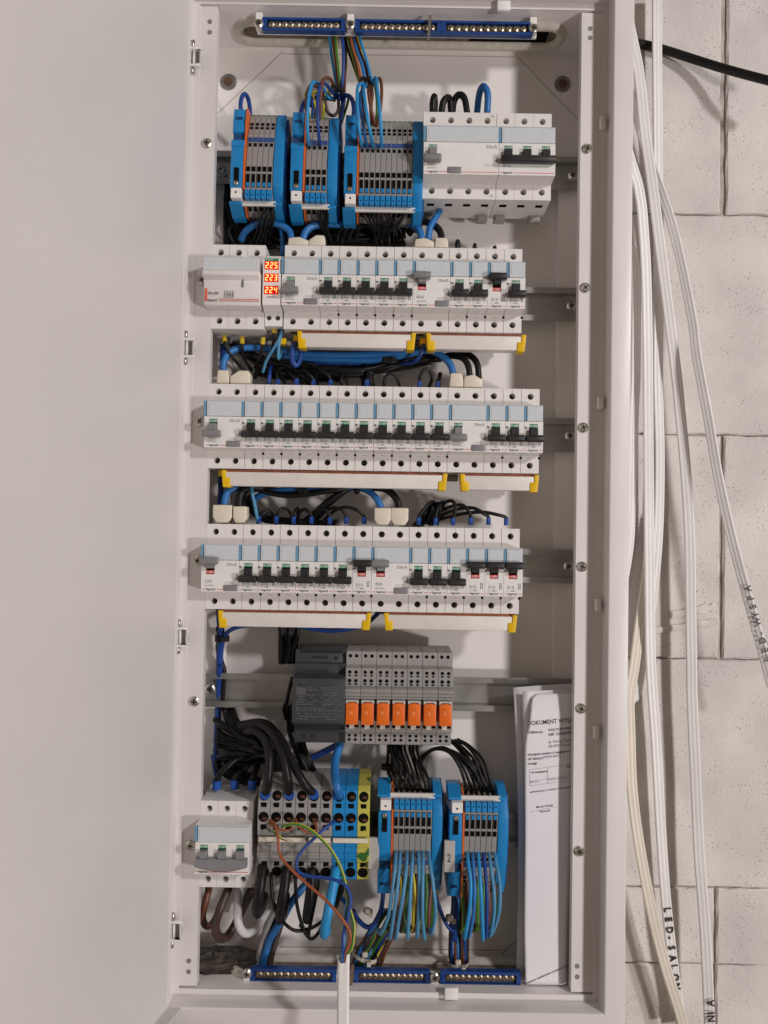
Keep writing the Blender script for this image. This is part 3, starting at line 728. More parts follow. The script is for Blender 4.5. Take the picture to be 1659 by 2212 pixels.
MB().box(-1, 1.2, -63.3, -62.2, -20.6, -8.5).build('red_mark', mat('red_orange_print', (.70, .12, .07), .5), t)
text('10 x 38', 3.2, printd, t, (2.0, -63.6, -14.5), bold=.1); text('legrand', 3.0, printd, t, (2.0, -62.8, -20.8), bold=.08)
MB().box(12.6, FW*3-2, -62.7, -62.0, -18.7, -18.3).build('red_line', printr, t); MB().box(12.6, FW*3-2, -62.6, -61.9, -20.3, -19.9).build('red_line', printr, t)
b = MB()
for i in range(4): b.box(18.5+2.6*i, 18.9+2.6*i, -64, -63, -17.5, -10.8)
for i in range(3): b.box(20.0+2.6*i, 21.6+2.6*i, -64, -63, -14.4, -14.0)
b.build('print', printg, t)
MB().box(35.6, 36.1, -65.5, -63.5, -7.5, 0.2).build('print', printd, t)
for i in range(3):
    for zz in (33.4, -34.4):
        s_ = link('terminal_screw', TSC, t, (FW*(i+.5), -34, zz)); link('recess', TSX, s_, (0, -1.06, 0))
bottom_detail(t, 3, FW)
# --- voltage display module
t = thing('voltage_display', 'one module voltage meter with three glowing red digit displays', 'voltmeter', (x_of(2, 3)-.6, -21, RZ[2]))
b = MB(); g = .2; VW = 17.6
b.prism([(0, 32), (-40, 32), (-40, 25), (-57, 23), (-60.5, 22.5), (-60.5, -23), (-57, -24), (-44, -27.5), (-44, -39), (0, -39)], g, VW)
b.build('body', plastic_w, t, bevel=.3)
for zz in (15.2, 3.3, -8.7):
    MB().box(2.0, 15.4, -61.0, -60.4, zz-4.0, zz+4.0).build('display', ledred, t)
MB().box(2.0, 15.4, -60.9, -60.4, 19.6, 22.0).build('logo_patch', greenp, t)
MB().box(3.3, 3.9, -61, -60.9, 20, 21.6).box(5.2, 6.8, -61, -60.9, 20.2, 20.6).box(5.2, 6.8, -61, -60.9, 21.1, 21.5).box(8.6, 9.2, -61, -60.9, 20, 21.6).build('print', whiteprint, t)
SEG = {'2': 'abged', '5': 'afgcd', '3': 'abgcd', '4': 'fgbc'}
def digit(ch, x, z, parent):
    w_, h_ = 2.7, 5.6; s = .62; b = MB(); y0, y1 = -61.35, -61.0
    sl = lambda zz: (zz - z)*.12
    for q in SEG[ch]:
        if q == 'a': b.box(x+.35, x+w_-.1, y0, y1, z+h_/2-s, z+h_/2)
        if q == 'd': b.box(x+.05, x+w_-.45, y0, y1, z-h_/2, z-h_/2+s)
        if q == 'g': b.box(x+.25, x+w_-.3, y0, y1, z-s/2, z+s/2)
        if q == 'b': b.box(x+w_-s+.1, x+w_+.1, y0, y1, z+.35, z+h_/2-.35)
        if q == 'c': b.box(x+w_-s-.1, x+w_-.1, y0, y1, z-h_/2+.35, z-.35)
        if q == 'f': b.box(x, x+s, y0, y1, z+.35, z+h_/2-.35)
        if q == 'e': b.box(x-.1, x+s-.1, y0, y1, z-h_/2+.35, z-.35)
    b.build('digit', leddig, parent)
for num, zz in (('225', 15.2), ('223', 3.3), ('224', -8.7)):
    for i, ch in enumerate(num): digit(ch, 3.0+4.25*i, zz, t)
text('WNC-1', 2.3, printd, t, (VW/2, -60.6, -16.2), 'CENTER', bold=.05)
for xx in (4.6, 13.2):
    MB().cyl((xx, -31), 2.3, -44.1, -43.9, 16).build('screw_well', darkhole, t)
    s_ = link('terminal_screw', TSC, t, (xx, -43.6, -31), scale=(.75, 1, .75)); link('recess', TSX, s_, (0, -1.06, 0))

# --- comb busbars with yellow end caps
def comb(row, fr, xa, xb, label):
    a = Z(fr[0], xa, 0, -60); b_ = Z(fr[1], xb, 0, -60); W = b_[0]-a[0]; zc = RZ[row]
    t = thing('comb_busbar', label, 'busbar', (a[0], -64, zc-43.2), 'white comb busbars with yellow end caps')
    MB().box(3, W-3, .6, 13, -15.2, -1.4).build('insulated_bar', combw, t, bevel=.5, seg=2)
    MB().box(3.5, W-3.5, 3.4, 5.0, -1.4, 1.0).build('copper_comb', copper, t)
    L1 = [(0, 0.2), (4.6, .2), (4.6, -7), (8.6, -7.4), (8.9, -16.6), (1.6, -16.6)]
    MB().prismy(L1, -.4, 14).build('end_cap', yellow, t, bevel=.5, seg=2)
    MB().prismy([(W-x_, z_) for x_, z_ in L1], -.4, 14).build('end_cap', yellow, t, bevel=.5, seg=2)
comb(2, 'CC', 714, 1484, 'left comb busbar under the second row'); comb(2, 'CE', 1551, 955, 'right comb busbar under the second row')
comb(3, 'FG', 224, 444, 'longest comb busbar, under the third row'); comb(3, 'GG', 526, 1038, 'short comb busbar under the right end of the third row')
comb(4, 'HH', 284, 1278, 'left comb busbar under the fourth row'); comb(4, 'HI', 1360, 1062, 'right comb busbar under the fourth row')
# small yellow phase lugs between the caps
for (f_, x_, y_, nm) in (('C', 607, 822, 'yellow ferrule block under the red voltage display'), ('C', 694, 803, 'yellow clip at the left of the second row comb'), ('C', 1518, 822, 'yellow clip between the two second row combs'), ('F', 205, 768, 'yellow clip at the left of the longest comb')):
    p = Z(f_, x_, y_, -50); tag(MB().box(-3, 3, -3, 6, -3.2, 3.2).build('busbar_clip', yellow, None, p, bevel=.6), nm, 'clip')

# --- ivory feed terminals on top of the residual current devices
def feed(f_, xa, xb, ya, yb, label, kind=0):
    a = Z(f_, xa, ya, -58); b_ = Z(f_, xb, yb, -58); W = b_[0]-a[0]; H = a[2]-b_[2]
    t = thing('feed_terminal', label, 'feed terminal', (a[0], -58, b_[2]), 'ivory feed terminals')
    pf = {0: [(0, H), (W, H), (W, H*.3), (W*.78, -.5), (W*.22, -.5), (0, H*.3)], 1: [(0, H*.55), (W*.45, H), (W*.9, H), (W, H*.8), (W, 0), (0, 0)], 2: [(0, 0), (W, 0), (W, H*.62), (W*.55, H), (W*.05, H*.86)], 3: [(0, 0), (W, 0), (W, H*.45), (W*.9, H), (W*.08, H)]}[kind]
    MB().prismy(pf, 0, 15).build('housing', ivory, t, bevel=1.2, seg=2)
    MB().cylz((W*.5, 7.5), min(W, 11)*.36, H*.96, H*1.03).build('cable_throat', mat('throat_shade', (.25, .22, .17), .6), t)
feed('C', 634, 770, 133, 196, 'left ivory feed terminal above the second row', 2); feed('C', 772, 878, 122, 198, 'ivory feed terminal above the second row, beside the black wire mass', 1)
feed('E', 218, 346, 140, 205, 'wider ivory feed terminal over the raised grey lever, second row', 2); feed('E', 350, 440, 140, 208, 'narrow ivory feed terminal right of centre above the second row', 3)
feed('F', 170, 250, 93, 184, 'ivory feed terminal at the far left above the third row', 3); feed('F', 258, 388, 95, 186, 'second ivory feed terminal from the left above the third row', 1)
feed('G', 448, 538, 112, 208, 'left ivory feed terminal at the right part of the third row', 3); feed('G', 540, 664, 122, 210, 'rightmost ivory feed terminal above the third row', 2)
feed('H', 228, 350, 62, 180, 'ivory feed terminal at the far left above the fourth row', 0); feed('H', 360, 448, 72, 182, 'second ivory feed terminal from the left above the fourth row', 0)
feed('H', 1284, 1392, 82, 194, 'ivory feed terminal on the blue cable above the fourth row', 0); feed('H', 1392, 1506, 82, 196, 'ivory feed terminal on the black cable above the fourth row', 0)

# ================================================================== TERMINAL BLOCK GROUPS (rows one and six)
def flipz(prof, f): return [(y, z*f) for y, z in prof]
TPROF = [(0, -55), (0, 28), (-20, 36), (-29, 37), (-31, 33), (-36, 20), (-38.5, 14), (-40.5, 12.5), (-42, 3), (-43, -3), (-48, -23), (-51, -48), (-45, -50), (-45, -57.5), (-37, -59), (-26, -65), (-8, -62)]
def grey_terminal(x, zref, f, label, group, pw=5.22):
    t = thing('grey_terminal', label, 'terminal block', (x, -21, zref), group)
    k = ('gt', f)
    link('housing', shared(k, lambda: MB().prism(flipz(TPROF, f), .12, pw-.12).mesh('housing', greyt, .25)), t)
    for kk, (pf, xa, xb) in enumerate((([(-46, -24.2), (-48.75, -24.2), (-49.3, -29.2), (-46, -29.2)], .8, .8), ([(-47, -32.0), (-49.95, -32.0), (-51.3, -46.0), (-47, -46.0)], 1.1, 1.0), ([(-32, 22.6), (-35.2, 22.6), (-36.4, 19.5), (-32, 19.5)], 1.0, 1.0),
            ([(-30, 27.6), (-33.3, 27.6), (-34.7, 24.0), (-30, 24.0)], 1.0, 1.0), ([(-38, 2.4), (-42.3, 2.4), (-43.0, -1.4), (-38, -1.4)], 1.1, 1.1), ([(-30, -58.8), (-37.3, -58.9), (-33.0, -61.6), (-28, -61.6)], .9, .9))):
        link('opening', shared(('gth', kk, f), lambda: MB().prism(flipz(pf, f), xa, pw-xb).mesh('opening', darkhole)), t)
    link('blue_stripe', shared(('gtb', f), lambda: MB().prism(flipz([(-38, 8.6), (-41.4, 8.6), (-42.1, 3.6), (-38, 3.6)], f), .3, pw-.3).mesh('blue_stripe', mat('blue_ink', (.03, .07, .24), .5))), t)
    link('blue_disconnect', shared(('gtd', f), lambda: MB().prism(flipz([(-47, -41), (-50.9, -41), (-51.6, -45.5), (-47, -45.5)], f), 1.3, pw-1.2).mesh('blue_disconnect', bluet)), t)
    link('lever_tab', shared(('gtk', f), lambda: MB().prism(flipz([(-45.5, -49.0), (-53.2, -49.0), (-53.2, -57.6), (-45.5, -57.6)], f), .35, pw-.35).mesh('lever_tab', bluet, .35)), t)
    link('lever_hole', shared(('gto', f), lambda: MB().cyl((pw/2, -54.2*f), .75, -53.3, -53.15, 10).mesh('lever_hole', darkhole)), t)
    link('green_cap', shared(('gtg', f), lambda: MB().prism(flipz([(-22, 35), (-28.6, 35.6), (-28.8, 38.2), (-22, 37.6)], f), .3, pw-.3).mesh('green_cap', mat('green_cap', (.07, .15, .06), .5, var=.5, vscale=250))), t)
    return t
def block_group(fr, xg0, xend, y, n, zref, f, where, sep='orange'):
    a = Z(fr, xg0, y, -70); pw = (Z(fr, xend, y, -70)[0]-a[0])/n
    gname = 'grey terminals ' + where
    for i in range(n):
        grey_terminal(a[0]+i*pw, zref, f, '%s grey terminal from the left in the block %s' % ((ORD)[i], where), gname, 5.22)
    # blue feed terminal on the left
    FWd = 12.4; t = thing('blue_feed_terminal', 'blue feed terminal, left end of the block ' + where, 'terminal block', (a[0]-FWd-2.1, -21, zref), 'blue feed terminals')
    fp = [(0, -40), (0, 34), (-30, 38.5), (-39, 38), (-42, 28), (-44, 12.5), (-40, 11), (-39, 3.5), (-46, 2.5), (-48, -5), (-50.5, -24), (-51.5, -46), (-44, -48)]
    MB().prism(flipz(fp, f), 0, FWd).build('housing', bluet, t, bevel=.5, seg=2)
    MB().prism(flipz([(-42.5, 10.6), (-39, 10.6), (-38, 3.8), (-42.5, 3.8)], f), .6, FWd-.6).build('groove', mat('deep_blue_shade', (.006, .05, .16), .6), t)
    MB().prism(flipz([(-40, 3.2), (-47, 3.0), (-48.6, -4), (-40, -4)], f), -.4, FWd+.2).build('step', bluet, t, bevel=.4)
    MB().prism(flipz([(-33, 37.5), (-44.0, 26.5), (-42.6, 25.5), (-33, 30)], f), FWd/2-3.2, FWd/2+3.2).build('cable_throat', mat('deep_blue_shade', (.006, .05, .16), .6), t)
    MB().box(FWd/2-2.3, FWd/2+2.3, -52.1, -48, min(-27*f, -44*f), max(-27*f, -44*f)).build('slot', darkhole, t)
    s_ = link('clamp_screw', BS, t, (FWd/2, -51.4, -42.5*f), scale=(.75, 1, .75))
    MB().box(1.6, FWd-.4, -55.5, -44, min(-48.5*f, -58.5*f), max(-48.5*f, -58.5*f)).build('white_cap', plastic_w, t, bevel=.5)
    MB().cyl((FWd/2+.5, -53*f), 1.0, -55.65, -55.4, 10).build('cap_hole', darkhole, t)
    MB().prism(flipz([(-20, -58.4), (-49, -58.8), (-49, -61), (-31, -68.5), (-20, -68.5)], f), -1.2, FWd-1).build('lower_foot', bluet, t, bevel=.5)
    # orange separator
    o = MB().prism(flipz([(0, -60), (0, 32), (-28, 39.5), (-40, 38.5), (-44.5, 24), (-46, 3), (-49, -8), (-51, -24), (-52.5, -48), (-44, -50), (-46, -59), (-31, -67.5), (0, -62)], f), 0, 1.6).build('separator_plate', orangesep, None, (a[0]-1.9, -21, zref))
    tag(o, 'thin orange separator in the block ' + where, 'separator')
    # white marker rail across the group
    x1 = n*pw
    tag(MB().box(-12, x1+3, -45.9, -43.2, min(-57.2*f, -62.0*f), max(-57.2*f, -62.0*f)).build('marker_strip', mat('aged_white_strip', (.68, .64, .58), .5), None, (a[0], -21-.6, zref), bevel=.3), 'off white strip along the block ' + where, 'strip')
    # blue end piece on the right
    t = thing('blue_end_clamp', 'blue end terminal, right end of the block ' + where, 'terminal block', (a[0]+x1+.3, -21, zref), 'blue end terminals')
    ep = [(0, -62), (0, 30), (-22, 37), (-30.5, 37.5), (-38.5, 16), (-42, 4), (-48.5, -20), (-50.5, -44), (-44, -52), (-40, -58), (-28, -65)]
    MB().prism(flipz(ep, f), 0, 9.6).build('housing', bluet, t, bevel=.4, seg=2)
    MB().prism(flipz([(-20, -58.6), (-47, -59), (-47, -61), (-31, -68.5), (-20, -68.5)], f), .6, 8.8).build('lower_foot', bluet, t, bevel=.4)
    MB().prism(flipz([(0, -62), (0, 30), (-20, 35), (-28, 34), (-34, 18), (-38, 8), (-42, -20), (-42, -44), (-34, -60)], f), 9.7, 11.6).build('end_plate', mat('shade_blue_plate', (.008, .09, .26), .5), t)
    return a[0], pw
AX, APW = block_group('A', 444, 622, 1050, 5, 343, 1, "at the top row's left end")
BX, BPW = block_group('A', 834, 976, 1060, 4, 341, 1, "in the top row's middle")
CXX, CPW = block_group('A', 1184, 1536, 1080, 10, 339, 1, "left of the four pole device")
DX, DPW = block_group('L', 246, 498, 640, 7, -352, -1, "right of the yellow green terminal")
EX, EPW = block_group('L', 710, 928, 650, 6, -353.5, -1, "nearest the paper")

# ================================================================== ROW FIVE: power supply and relays
px0 = Z('J', 604, 400, -80)[0]; px1 = Z('J', 917, 400, -80)[0]; PW = px1-px0
t = thing('power_supply', 'dark grey power supply module left of the orange relays', 'power supply', (px0, -21, -200))
MB().prism([(0, -45), (-38, -45), (-40, -44), (-40, -32), (-46, -26), (-58, -22), (-60, -20), (-60, 21), (-58, 22.5), (-44, 24), (-44, 33), (-40, 34), (-38, 45.5), (0, 45.5)], 0, PW).build('housing', psu_m, t, bevel=.5, seg=2)
b = MB()
for i in range(26): x = 4 + (PW-8)*i/26; b.prismy([(x, 42.6), (x+1.0, 42.6), (x+1.9, 45.2), (x+.9, 45.2)], -38.9, -38.4)
for i in range(26): x = 4 + (PW-8)*i/26; b.prismy([(x, 22.6), (x+1.0, 22.6), (x+1.6, 24), (x+.6, 24)], -58.4, -57.4)
b.build('vent_slots', psu_d, t)
b = MB()
for i in range(7): b.cyl((17+2.3*i, 38.3 + (i % 2)*.3), 1.1, -39.7, -39.2, 10)
b.cyl((40, 38), 2.1, -39.7, -39.2, 14); b.build('output_terminals', psu_d, t)
for xx in (9.5, 18): MB().cyl((xx, -38), 2.1, -40.2, -39.8, 14).build('terminal_hole', psu_d, t)
MB().box(PW-6, PW-.5, -40.3, -39.9, -43.5, -34.5).build('terminal_hole', psu_d, t)
MB().box(6, 9.5, -60.4, -60, 15.5, 16.5).build('indicator', psu_d, t)
b = MB(); rr = random.Random(4)
for zz in (13.4, 11.2, 8.6, 6.4, 4.4, 1.6, -.6, -2.6, -6.2, -8.2, -11.4, -14.0, -16.4):
    x = 3.5
    while x < PW-4:
        L_ = rr.uniform(1.2, 5)
        if rr.random() < .78: b.box(x, min(x+L_, PW-3), -60.12, -60.02, zz-.45, zz+.45)
        x += L_ + rr.uniform(.5, 1.4)
b.build('print', psu_t, t)
MB().box(4, 13, -60.14, -60.04, 7.2, 13.2).build('print_patch', mat('grey_patch', (.085, .085, .09), .6), t)
# relays
rx0 = Z('J', 918, 330, -76)[0]; rx1 = Z('J', 1562, 340, -76)[0]; RP = (rx1-rx0)/7
RPROF = [(0, -46), (-34, -46), (-36, -45), (-37, -31), (-50, -29), (-52, -27), (-52, 3), (-56, 4.5), (-56, 14.0), (-52, 16), (-52, 32), (-46, 32.6), (-45, 47), (-44, 48), (0, 48)]
RPROF = [(0, -46), (-36, -46), (-38, -45), (-39, -32), (-48, -30), (-48, -27), (-48, 1), (-55, 2.5), (-57, 12), (-52, 14), (-52.5, 31.5), (-44, 32.4), (-43, 46), (0, 46)]
for i in range(7):
    t = thing('relay_module', '%s orange relay module from the power supply' % ORD[i], 'relay', (rx0+i*RP, -21, -200.5), 'orange relay modules')
    link('socket', shared('relb', lambda: MB().prism(RPROF, .12, RP-.12).mesh('socket', greyt, .35)), t)
    for xx in (4.2, 10.4):
        xo = xx*RP/15.2
        for (yy_, zz_) in ((-43.2, 40.8), (-52.2, 26.8), (-52.2, 18.6)):
            link('round_opening', shared('ro', lambda: MB().cyl((0, .9), 1.75, -.25, .6, 12).mesh('round_opening', darkhole)), t, (xo, yy_, zz_))
            link('release_slot', shared('rs', lambda: MB().prismy([(-1.5, -1.6), (1.5, -1.6), (1.2, -2.7), (0, -3.4), (-1.2, -2.7)], -.25, .6).mesh('release_slot', darkhole)), t, (xo, yy_, zz_))
        for (yy_, zz_) in ((-38.7, -36.6), (-38.4, -40.8)):
            link('round_opening', shared('ro2', lambda: MB().cyl((0, 0), 1.45, -.25, .5, 12).mesh('round_opening', darkhole)), t, (xo, yy_, zz_))
    link('ridges', shared('relr', lambda: MB().box(.2, RP-.2, -56.2, -55.4, 5.0, 5.5).box(.2, RP-.2, -56.9, -55.8, 8.6, 9.0).box(.2, RP-.2, -53.5, -52, 13.5, 14.2).mesh('ridges', greyt2)), t)
    o = link('relay', shared('relo', lambda: MB().prismy([(1.2, -20.5), (RP-1.9, -20.5), (RP-1.9, -1.2), (RP*.62, .2), (RP*.32, .2), (1.2, -1.2)], -61, -44).mesh('relay', orange, .6, seg=2)), t)
    link('dimple', shared('reld', lambda: MB().cyl((RP*.42, -9.0), 1.5, -61.35, -60.9, 14, 1.5).mesh('dimple', mat('pale_orange', (.85, .28, .10), .4), .1)), o)
    text('C2 /0', 2.0, mat('dark_orange_print', (.42, .06, .01), .5), o, (RP*.36, -61.06, -5.4), 'CENTER', bold=.04)
    link('marker', shared('relm', lambda: MB().box(4.2, 9.2, -50.5, -47.5, -27.2, -22.2).mesh('marker', ivory, .3)), t)
    link('marker_gap', shared('relg', lambda: MB().box(1.3, RP-1.6, -48.3, -47.9, -26.2, -21.2).mesh('marker_gap', darkhole)), t)
    link('retaining_clip', shared('relc', lambda: MB().prismy([(1.0, 2.2), (RP-1.6, 2.2), (RP-1.6, -1.4), (RP*.68, .9), (RP*.26, .9), (1.0, -1.4)], -59.5, -54).mesh('retaining_clip', mat('pale_clip', (.52, .51, .49), .4), .2)), t)
    link('red_edge', shared('rele', lambda: MB().box(2.5, RP-2.0, -55.0, -54, 1.3, 2.2).mesh('red_edge', mat('dull_red', (.25, .03, .02), .5))), t)

# ================================================================== ROW SIX: large feed-through terminals
kx0 = Z('K', 652, 700, -72)[0]; kx1 = Z('K', 1260, 700, -72)[0]; KP = (kx1-kx0)/6
BPROF = [(0, -34), (-22, -36), (-38, -36.5), (-44, -33), (-46, -15), (-50, -13), (-53, -10), (-54, 0), (-51, 2.5), (-51, 12), (-55.5, 12.6), (-56.5, 36), (-51, 54), (-46, 57.5), (-24, 61), (0, 59)]
def big_terminal(i, mt, label, group):
    t = thing('large_terminal', label, 'terminal block', (kx0+i*KP, -21, -341), group)
    link('housing', shared(('bt', mt.name), lambda: MB().prism(BPROF, .15, KP-.15).mesh('housing', mt, .4)), t)
    for kk in range(3):
      def bh():
        b = MB()
        def disc(xc, zc, r_, yf):
            n = 18; s0 = len(b.v)
            for k_ in range(n):
                a = 2*math.pi*k_/n; zz = zc + r_*math.sin(a); b.v.append((xc + r_*math.cos(a), yf(zz)-.25, zz))
            for k_ in range(n):
                a = 2*math.pi*k_/n; zz = zc + r_*math.sin(a); b.v.append((xc + r_*math.cos(a), yf(zz)+1.2, zz))
            b.f.append(tuple(s0+k_ for k_ in range(n))); b.f.append(tuple(s0+n+k_ for k_ in range(n)))
            for k_ in range(n): k2 = (k_+1) % n; b.f.append((s0+k_, s0+k2, s0+n+k2, s0+n+k_))
        f1 = lambda z: -56.5 + (z-36)*5.5/18 if z > 36 else -55.5 - (z-12.6)/23.4
        f2 = lambda z: -44 - (z+33)*2/18
        disc(KP/2, (49.2, 30.2, -26.4)[kk], (4.6, 4.9, 4.9)[kk], (f1, f1, f2)[kk])
        return b.mesh('wire_entry', darkhole)
      link('wire_entry', shared(('bth', kk), bh), t)
    for zc, y_ in ((40.6, -55.3), (20.6, -56.0), (-18.4, -45.6)):
        link('release_slot', shared('bts', lambda: MB().prismy([(-2.6, 2.4), (2.6, 2.4), (2.6, -2.4), (1.2, -1.4), (0, -2.4), (-2.6, -2.4)], -.25, 1.5).mesh('release_slot', darkhole)), t, (KP/2, y_, zc))
    link('ridge', shared(('btr', mt.name), lambda: MB().prism([(-52, -4.5), (-54.6, -4), (-54.4, -6.5), (-52, -6.5)], .2, KP-.2).prism([(-49, -11.5), (-51.9, -11.5), (-51.6, -12.8), (-49, -12.8)], .2, KP-.2).mesh('ridge', mt)), t)
    for yy_, zz_ in ((-53.4, 47.5), (-57.0, 27.5)): link('contact', shared('btc', lambda: MB().box(KP/2-1, KP/2+3.2, 0, .7, 0, 2.5).mesh('contact', mat('dark_copper', (.16, .07, .045), .5, metal=.6))), t, (0, yy_, zz_))
    return t
for i in range(6): big_terminal(i, greyt, '%s large grey terminal from the left in the bottom row' % ORD[i], 'large grey feed terminals')
big_terminal(6, bluet, 'left one of the two large blue terminals in the bottom row', 'large blue terminals'); big_terminal(7, bluet, 'right one of the two large blue terminals in the bottom row', 'large blue terminals')
big_terminal(8, MATS['yellow_green_terminal'], 'large yellow green earth terminal in the bottom row', None)
for (xa, xb, nm) in ((655, 1042, 'long off white marker strip on the large grey terminals'), (1068, 1246, 'short off white marker strip on the large grey terminals'), (1266, 1550, 'off white marker strip across the large blue terminals')):
    a = Z('K', xa, 640, -75); b_ = Z('K', xb, 650, -75)
    tag(MB().box(0, b_[0]-a[0], 0, 2.2, -2.2, 2.2).build('marker_strip', ivory, None, (a[0], -75.3, -333.2), bevel=.3), nm, 'marker strip')
# end stops with labels
for (f_, x_, y_, Y, w_, h_, tx, nm) in (('L', 118, 765, -70, 10.5, 30, '', 'pale grey blank end label left of the orange separator'), ('L', 614, 785, -72, 10.3, 30, '2', 'pale grey end label with a handwritten 2 between the two blocks')):
    p = Z(f_, x_, y_, Y)
    t = thing('end_label', nm, 'label', p)
    MB().box(-w_/2, w_/2, 0, 3, -h_/2, h_/2).build('plate', mat('label_grey', (.46, .44, .42), .5), t, bevel=.4)
    MB().box(-2.5, 2.5, 3, 48, -8, 8).build('holder', greyt2, t)
    if tx: text('2', 11, marker, t, (-2.4, -.1, -5), sx=.7, bold=.1)

# ================================================================== WIRES, top
def tie(label, fr, x, y, Y, rx, rz, mt=None, ang=0):
    p = Z(fr, x, y, Y); o = MB(); n = 14
    pts = [(rx*math.cos(2*math.pi*i/n), rx*.8*math.sin(2*math.pi*i/n), ang*rx*math.cos(2*math.pi*i/n)) for i in range(n+1)]
    for dz in (-rz*.5, 0, rz*.5): pass
    b = MB()
    for i in range(n):
        a = 2*math.pi*i/n
        for s_, r_ in ((-1, 1), (1, 1)): b.v.append((rx*math.cos(a), rx*.85*math.sin(a), s_*rz/2 + ang*rx*math.cos(a)))
    for i in range(n):
        j = (i+1) % n; b.f.append((2*i, 2*j, 2*j+1, 2*i+1))
    b.box(rx*.2, rx*.2+4, -rx*.95-2.2, -rx*.7, -2.2+ang*rx*.4, 2.2+ang*rx*.4)
    return tag(b.build('cable_tie', mt or tie_b, None, p), label, 'cable tie')
TG1 = 'wires from the top strip to the second terminal block'; TG2 = 'wires from the top strip to the third terminal block'
wire('light blue wire at the left of the left upper bundle', 'cyan', 1.45, 'A', [(985, 190, -40), (992, 260, -42), (1010, 400, -40), (1040, 590, -38), (1048, 660, -34)])
wire('brown wire in the left upper bundle', 'brown', 1.4, 'A', [(1008, 190, -42), (1018, 300, -44), (1040, 480, -42), (1052, 600, -38)])
wire('yellow green wire running straight down the left upper bundle', 'yellowgreen', 1.5, 'A', [(1028, 190, -44), (1036, 320, -47), (1052, 460, -46), (1066, 600, -40)], n=12)
wire('yellow green wire partly hidden in the left upper bundle', 'yellowgreen', 1.4, 'A', [(1098, 230, -36), (1098, 420, -36), (1088, 520, -36), (1080, 610, -36)], n=12)
wire('dark blue wire at the right of the left upper bundle', 'darkblue', 1.6, 'A', [(1066, 190, -46), (1082, 340, -48), (1080, 480, -46), (1066, 600, -42), (1050, 665, -38)])
wire('brown wire at the right edge of the left upper bundle', 'brown', 1.3, 'A', [(1088, 220, -38), (1094, 400, -38), (1090, 600, -38)])
wire('black wire in the right upper bundle', 'black', 1.5, 'A', [(1090, 210, -40), (1105, 300, -40), (1150, 430, -42), (1190, 545, -44)])
wire('yellow green wire in the right upper bundle', 'yellowgreen', 1.5, 'A', [(1108, 215, -44), (1128, 310, -46), (1162, 430, -46), (1190, 550, -46)], n=12)
wire('rust brown wire in the right upper bundle', 'orangebrown', 1.5, 'A', [(1122, 200, -46), (1140, 300, -50), (1175, 420, -50), (1200, 550, -50)])
wire('blue wire in the middle of the right upper bundle', 'blue', 1.7, 'A', [(1140, 210, -40), (1165, 320, -46), (1205, 430, -50), (1225, 545, -50)])
wire('brown wire in the middle of the right upper bundle', 'brown', 1.4, 'A', [(1150, 200, -44), (1180, 310, -44), (1225, 430, -46), (1250, 560, -48)])
wire('light blue wire at the right of the right upper bundle', 'cyan', 1.5, 'A', [(1182, 200, -46), (1195, 270, -48), (1235, 400, -50), (1272, 550, -50)])
wire('yellow wire behind the right upper bundle', 'yellow', 1.3, 'A', [(1160, 210, -38), (1185, 300, -38), (1215, 400, -40)])
tie('black tie round the left upper wire bundle', 'A', 1045, 600, -40, 7.5, 5, ang=-.5); tie('black tie round the right upper wire bundle', 'A', 1228, 540, -48, 7, 4.5, ang=-.3)
# loops into block two
wire('light blue wire looping into the second block\'s left terminal', 'cyan', 1.7, 'A', [(1035, 640, -36), (985, 640, -40), (950, 580, -48), (910, 542, -60), (878, 545, -72), (855, 640, -82), (846, 780, -84), (850, 900, -76), (858, 962, -60)])
wire('dark blue wire looping into the second block\'s third terminal', 'darkblue', 1.7, 'A', [(1040, 640, -38), (1000, 590, -46), (965, 550, -58), (935, 550, -70), (915, 640, -80), (914, 780, -82), (922, 890, -74), (930, 962, -60)])
wire('brown wire arching over the second block', 'brown', 1.6, 'A', [(1030, 590, -40), (1005, 525, -50), (972, 508, -62), (945, 535, -72), (932, 640, -72), (925, 740, -62), (925, 790, -48)])
wire('brown wire bending left over the second block', 'brown', 1.6, 'A', [(1030, 660, -36), (960, 610, -40), (905, 565, -46), (865, 560, -52), (845, 610, -55), (838, 690, -52), (850, 790, -42)])
wire('yellow green wire bending into the second block\'s back', 'yellowgreen', 1.4, 'A', [(1000, 620, -32), (930, 600, -34), (885, 610, -36), (895, 680, -38), (905, 740, -36), (895, 790, -34)], n=12)
wire('yellow green wire hanging behind the second block', 'yellowgreen', 1.4, 'A', [(850, 590, -34), (835, 620, -38), (845, 700, -38), (868, 790, -36)], n=12)
wire('yellow green wire dropping straight into the second block', 'yellowgreen', 1.5, 'A', [(985, 600, -36), (960, 620, -44), (955, 700, -46), (950, 785, -40)], n=12)
wire('brown wire dipping low right of the second block', 'darkbrown', 1.7, 'A', [(1050, 640, -38), (1048, 720, -40), (1020, 755, -42), (985, 740, -44), (965, 690, -46), (955, 640, -46), (948, 600, -44)])
wire('thick dark blue wire feeding the second block', 'darkblue', 2.3, 'A', [(1030, 650, -28), (960, 640, -26), (890, 640, -26), (845, 645, -28), (815, 690, -50), (800, 765, -56)])
wire('flat dark blue loop above the second block', 'darkblue', 2.3, 'A', [(880, 790, -34), (886, 700, -36), (872, 640, -38), (860, 700, -34)])
wire('thick blue wire looping over the first block\'s blue terminal', 'darkblue', 2.2, 'A', [(418, 760, -56), (410, 690, -56), (418, 635, -54), (438, 614, -50), (458, 640, -44), (470, 700, -38), (474, 790, -30)])
wire('dark blue wire running down between the second and third block', 'darkblue', 2.0, 'A', [(1085, 600, -36), (1085, 660, -36), (1072, 740, -30), (1060, 830, -22)])
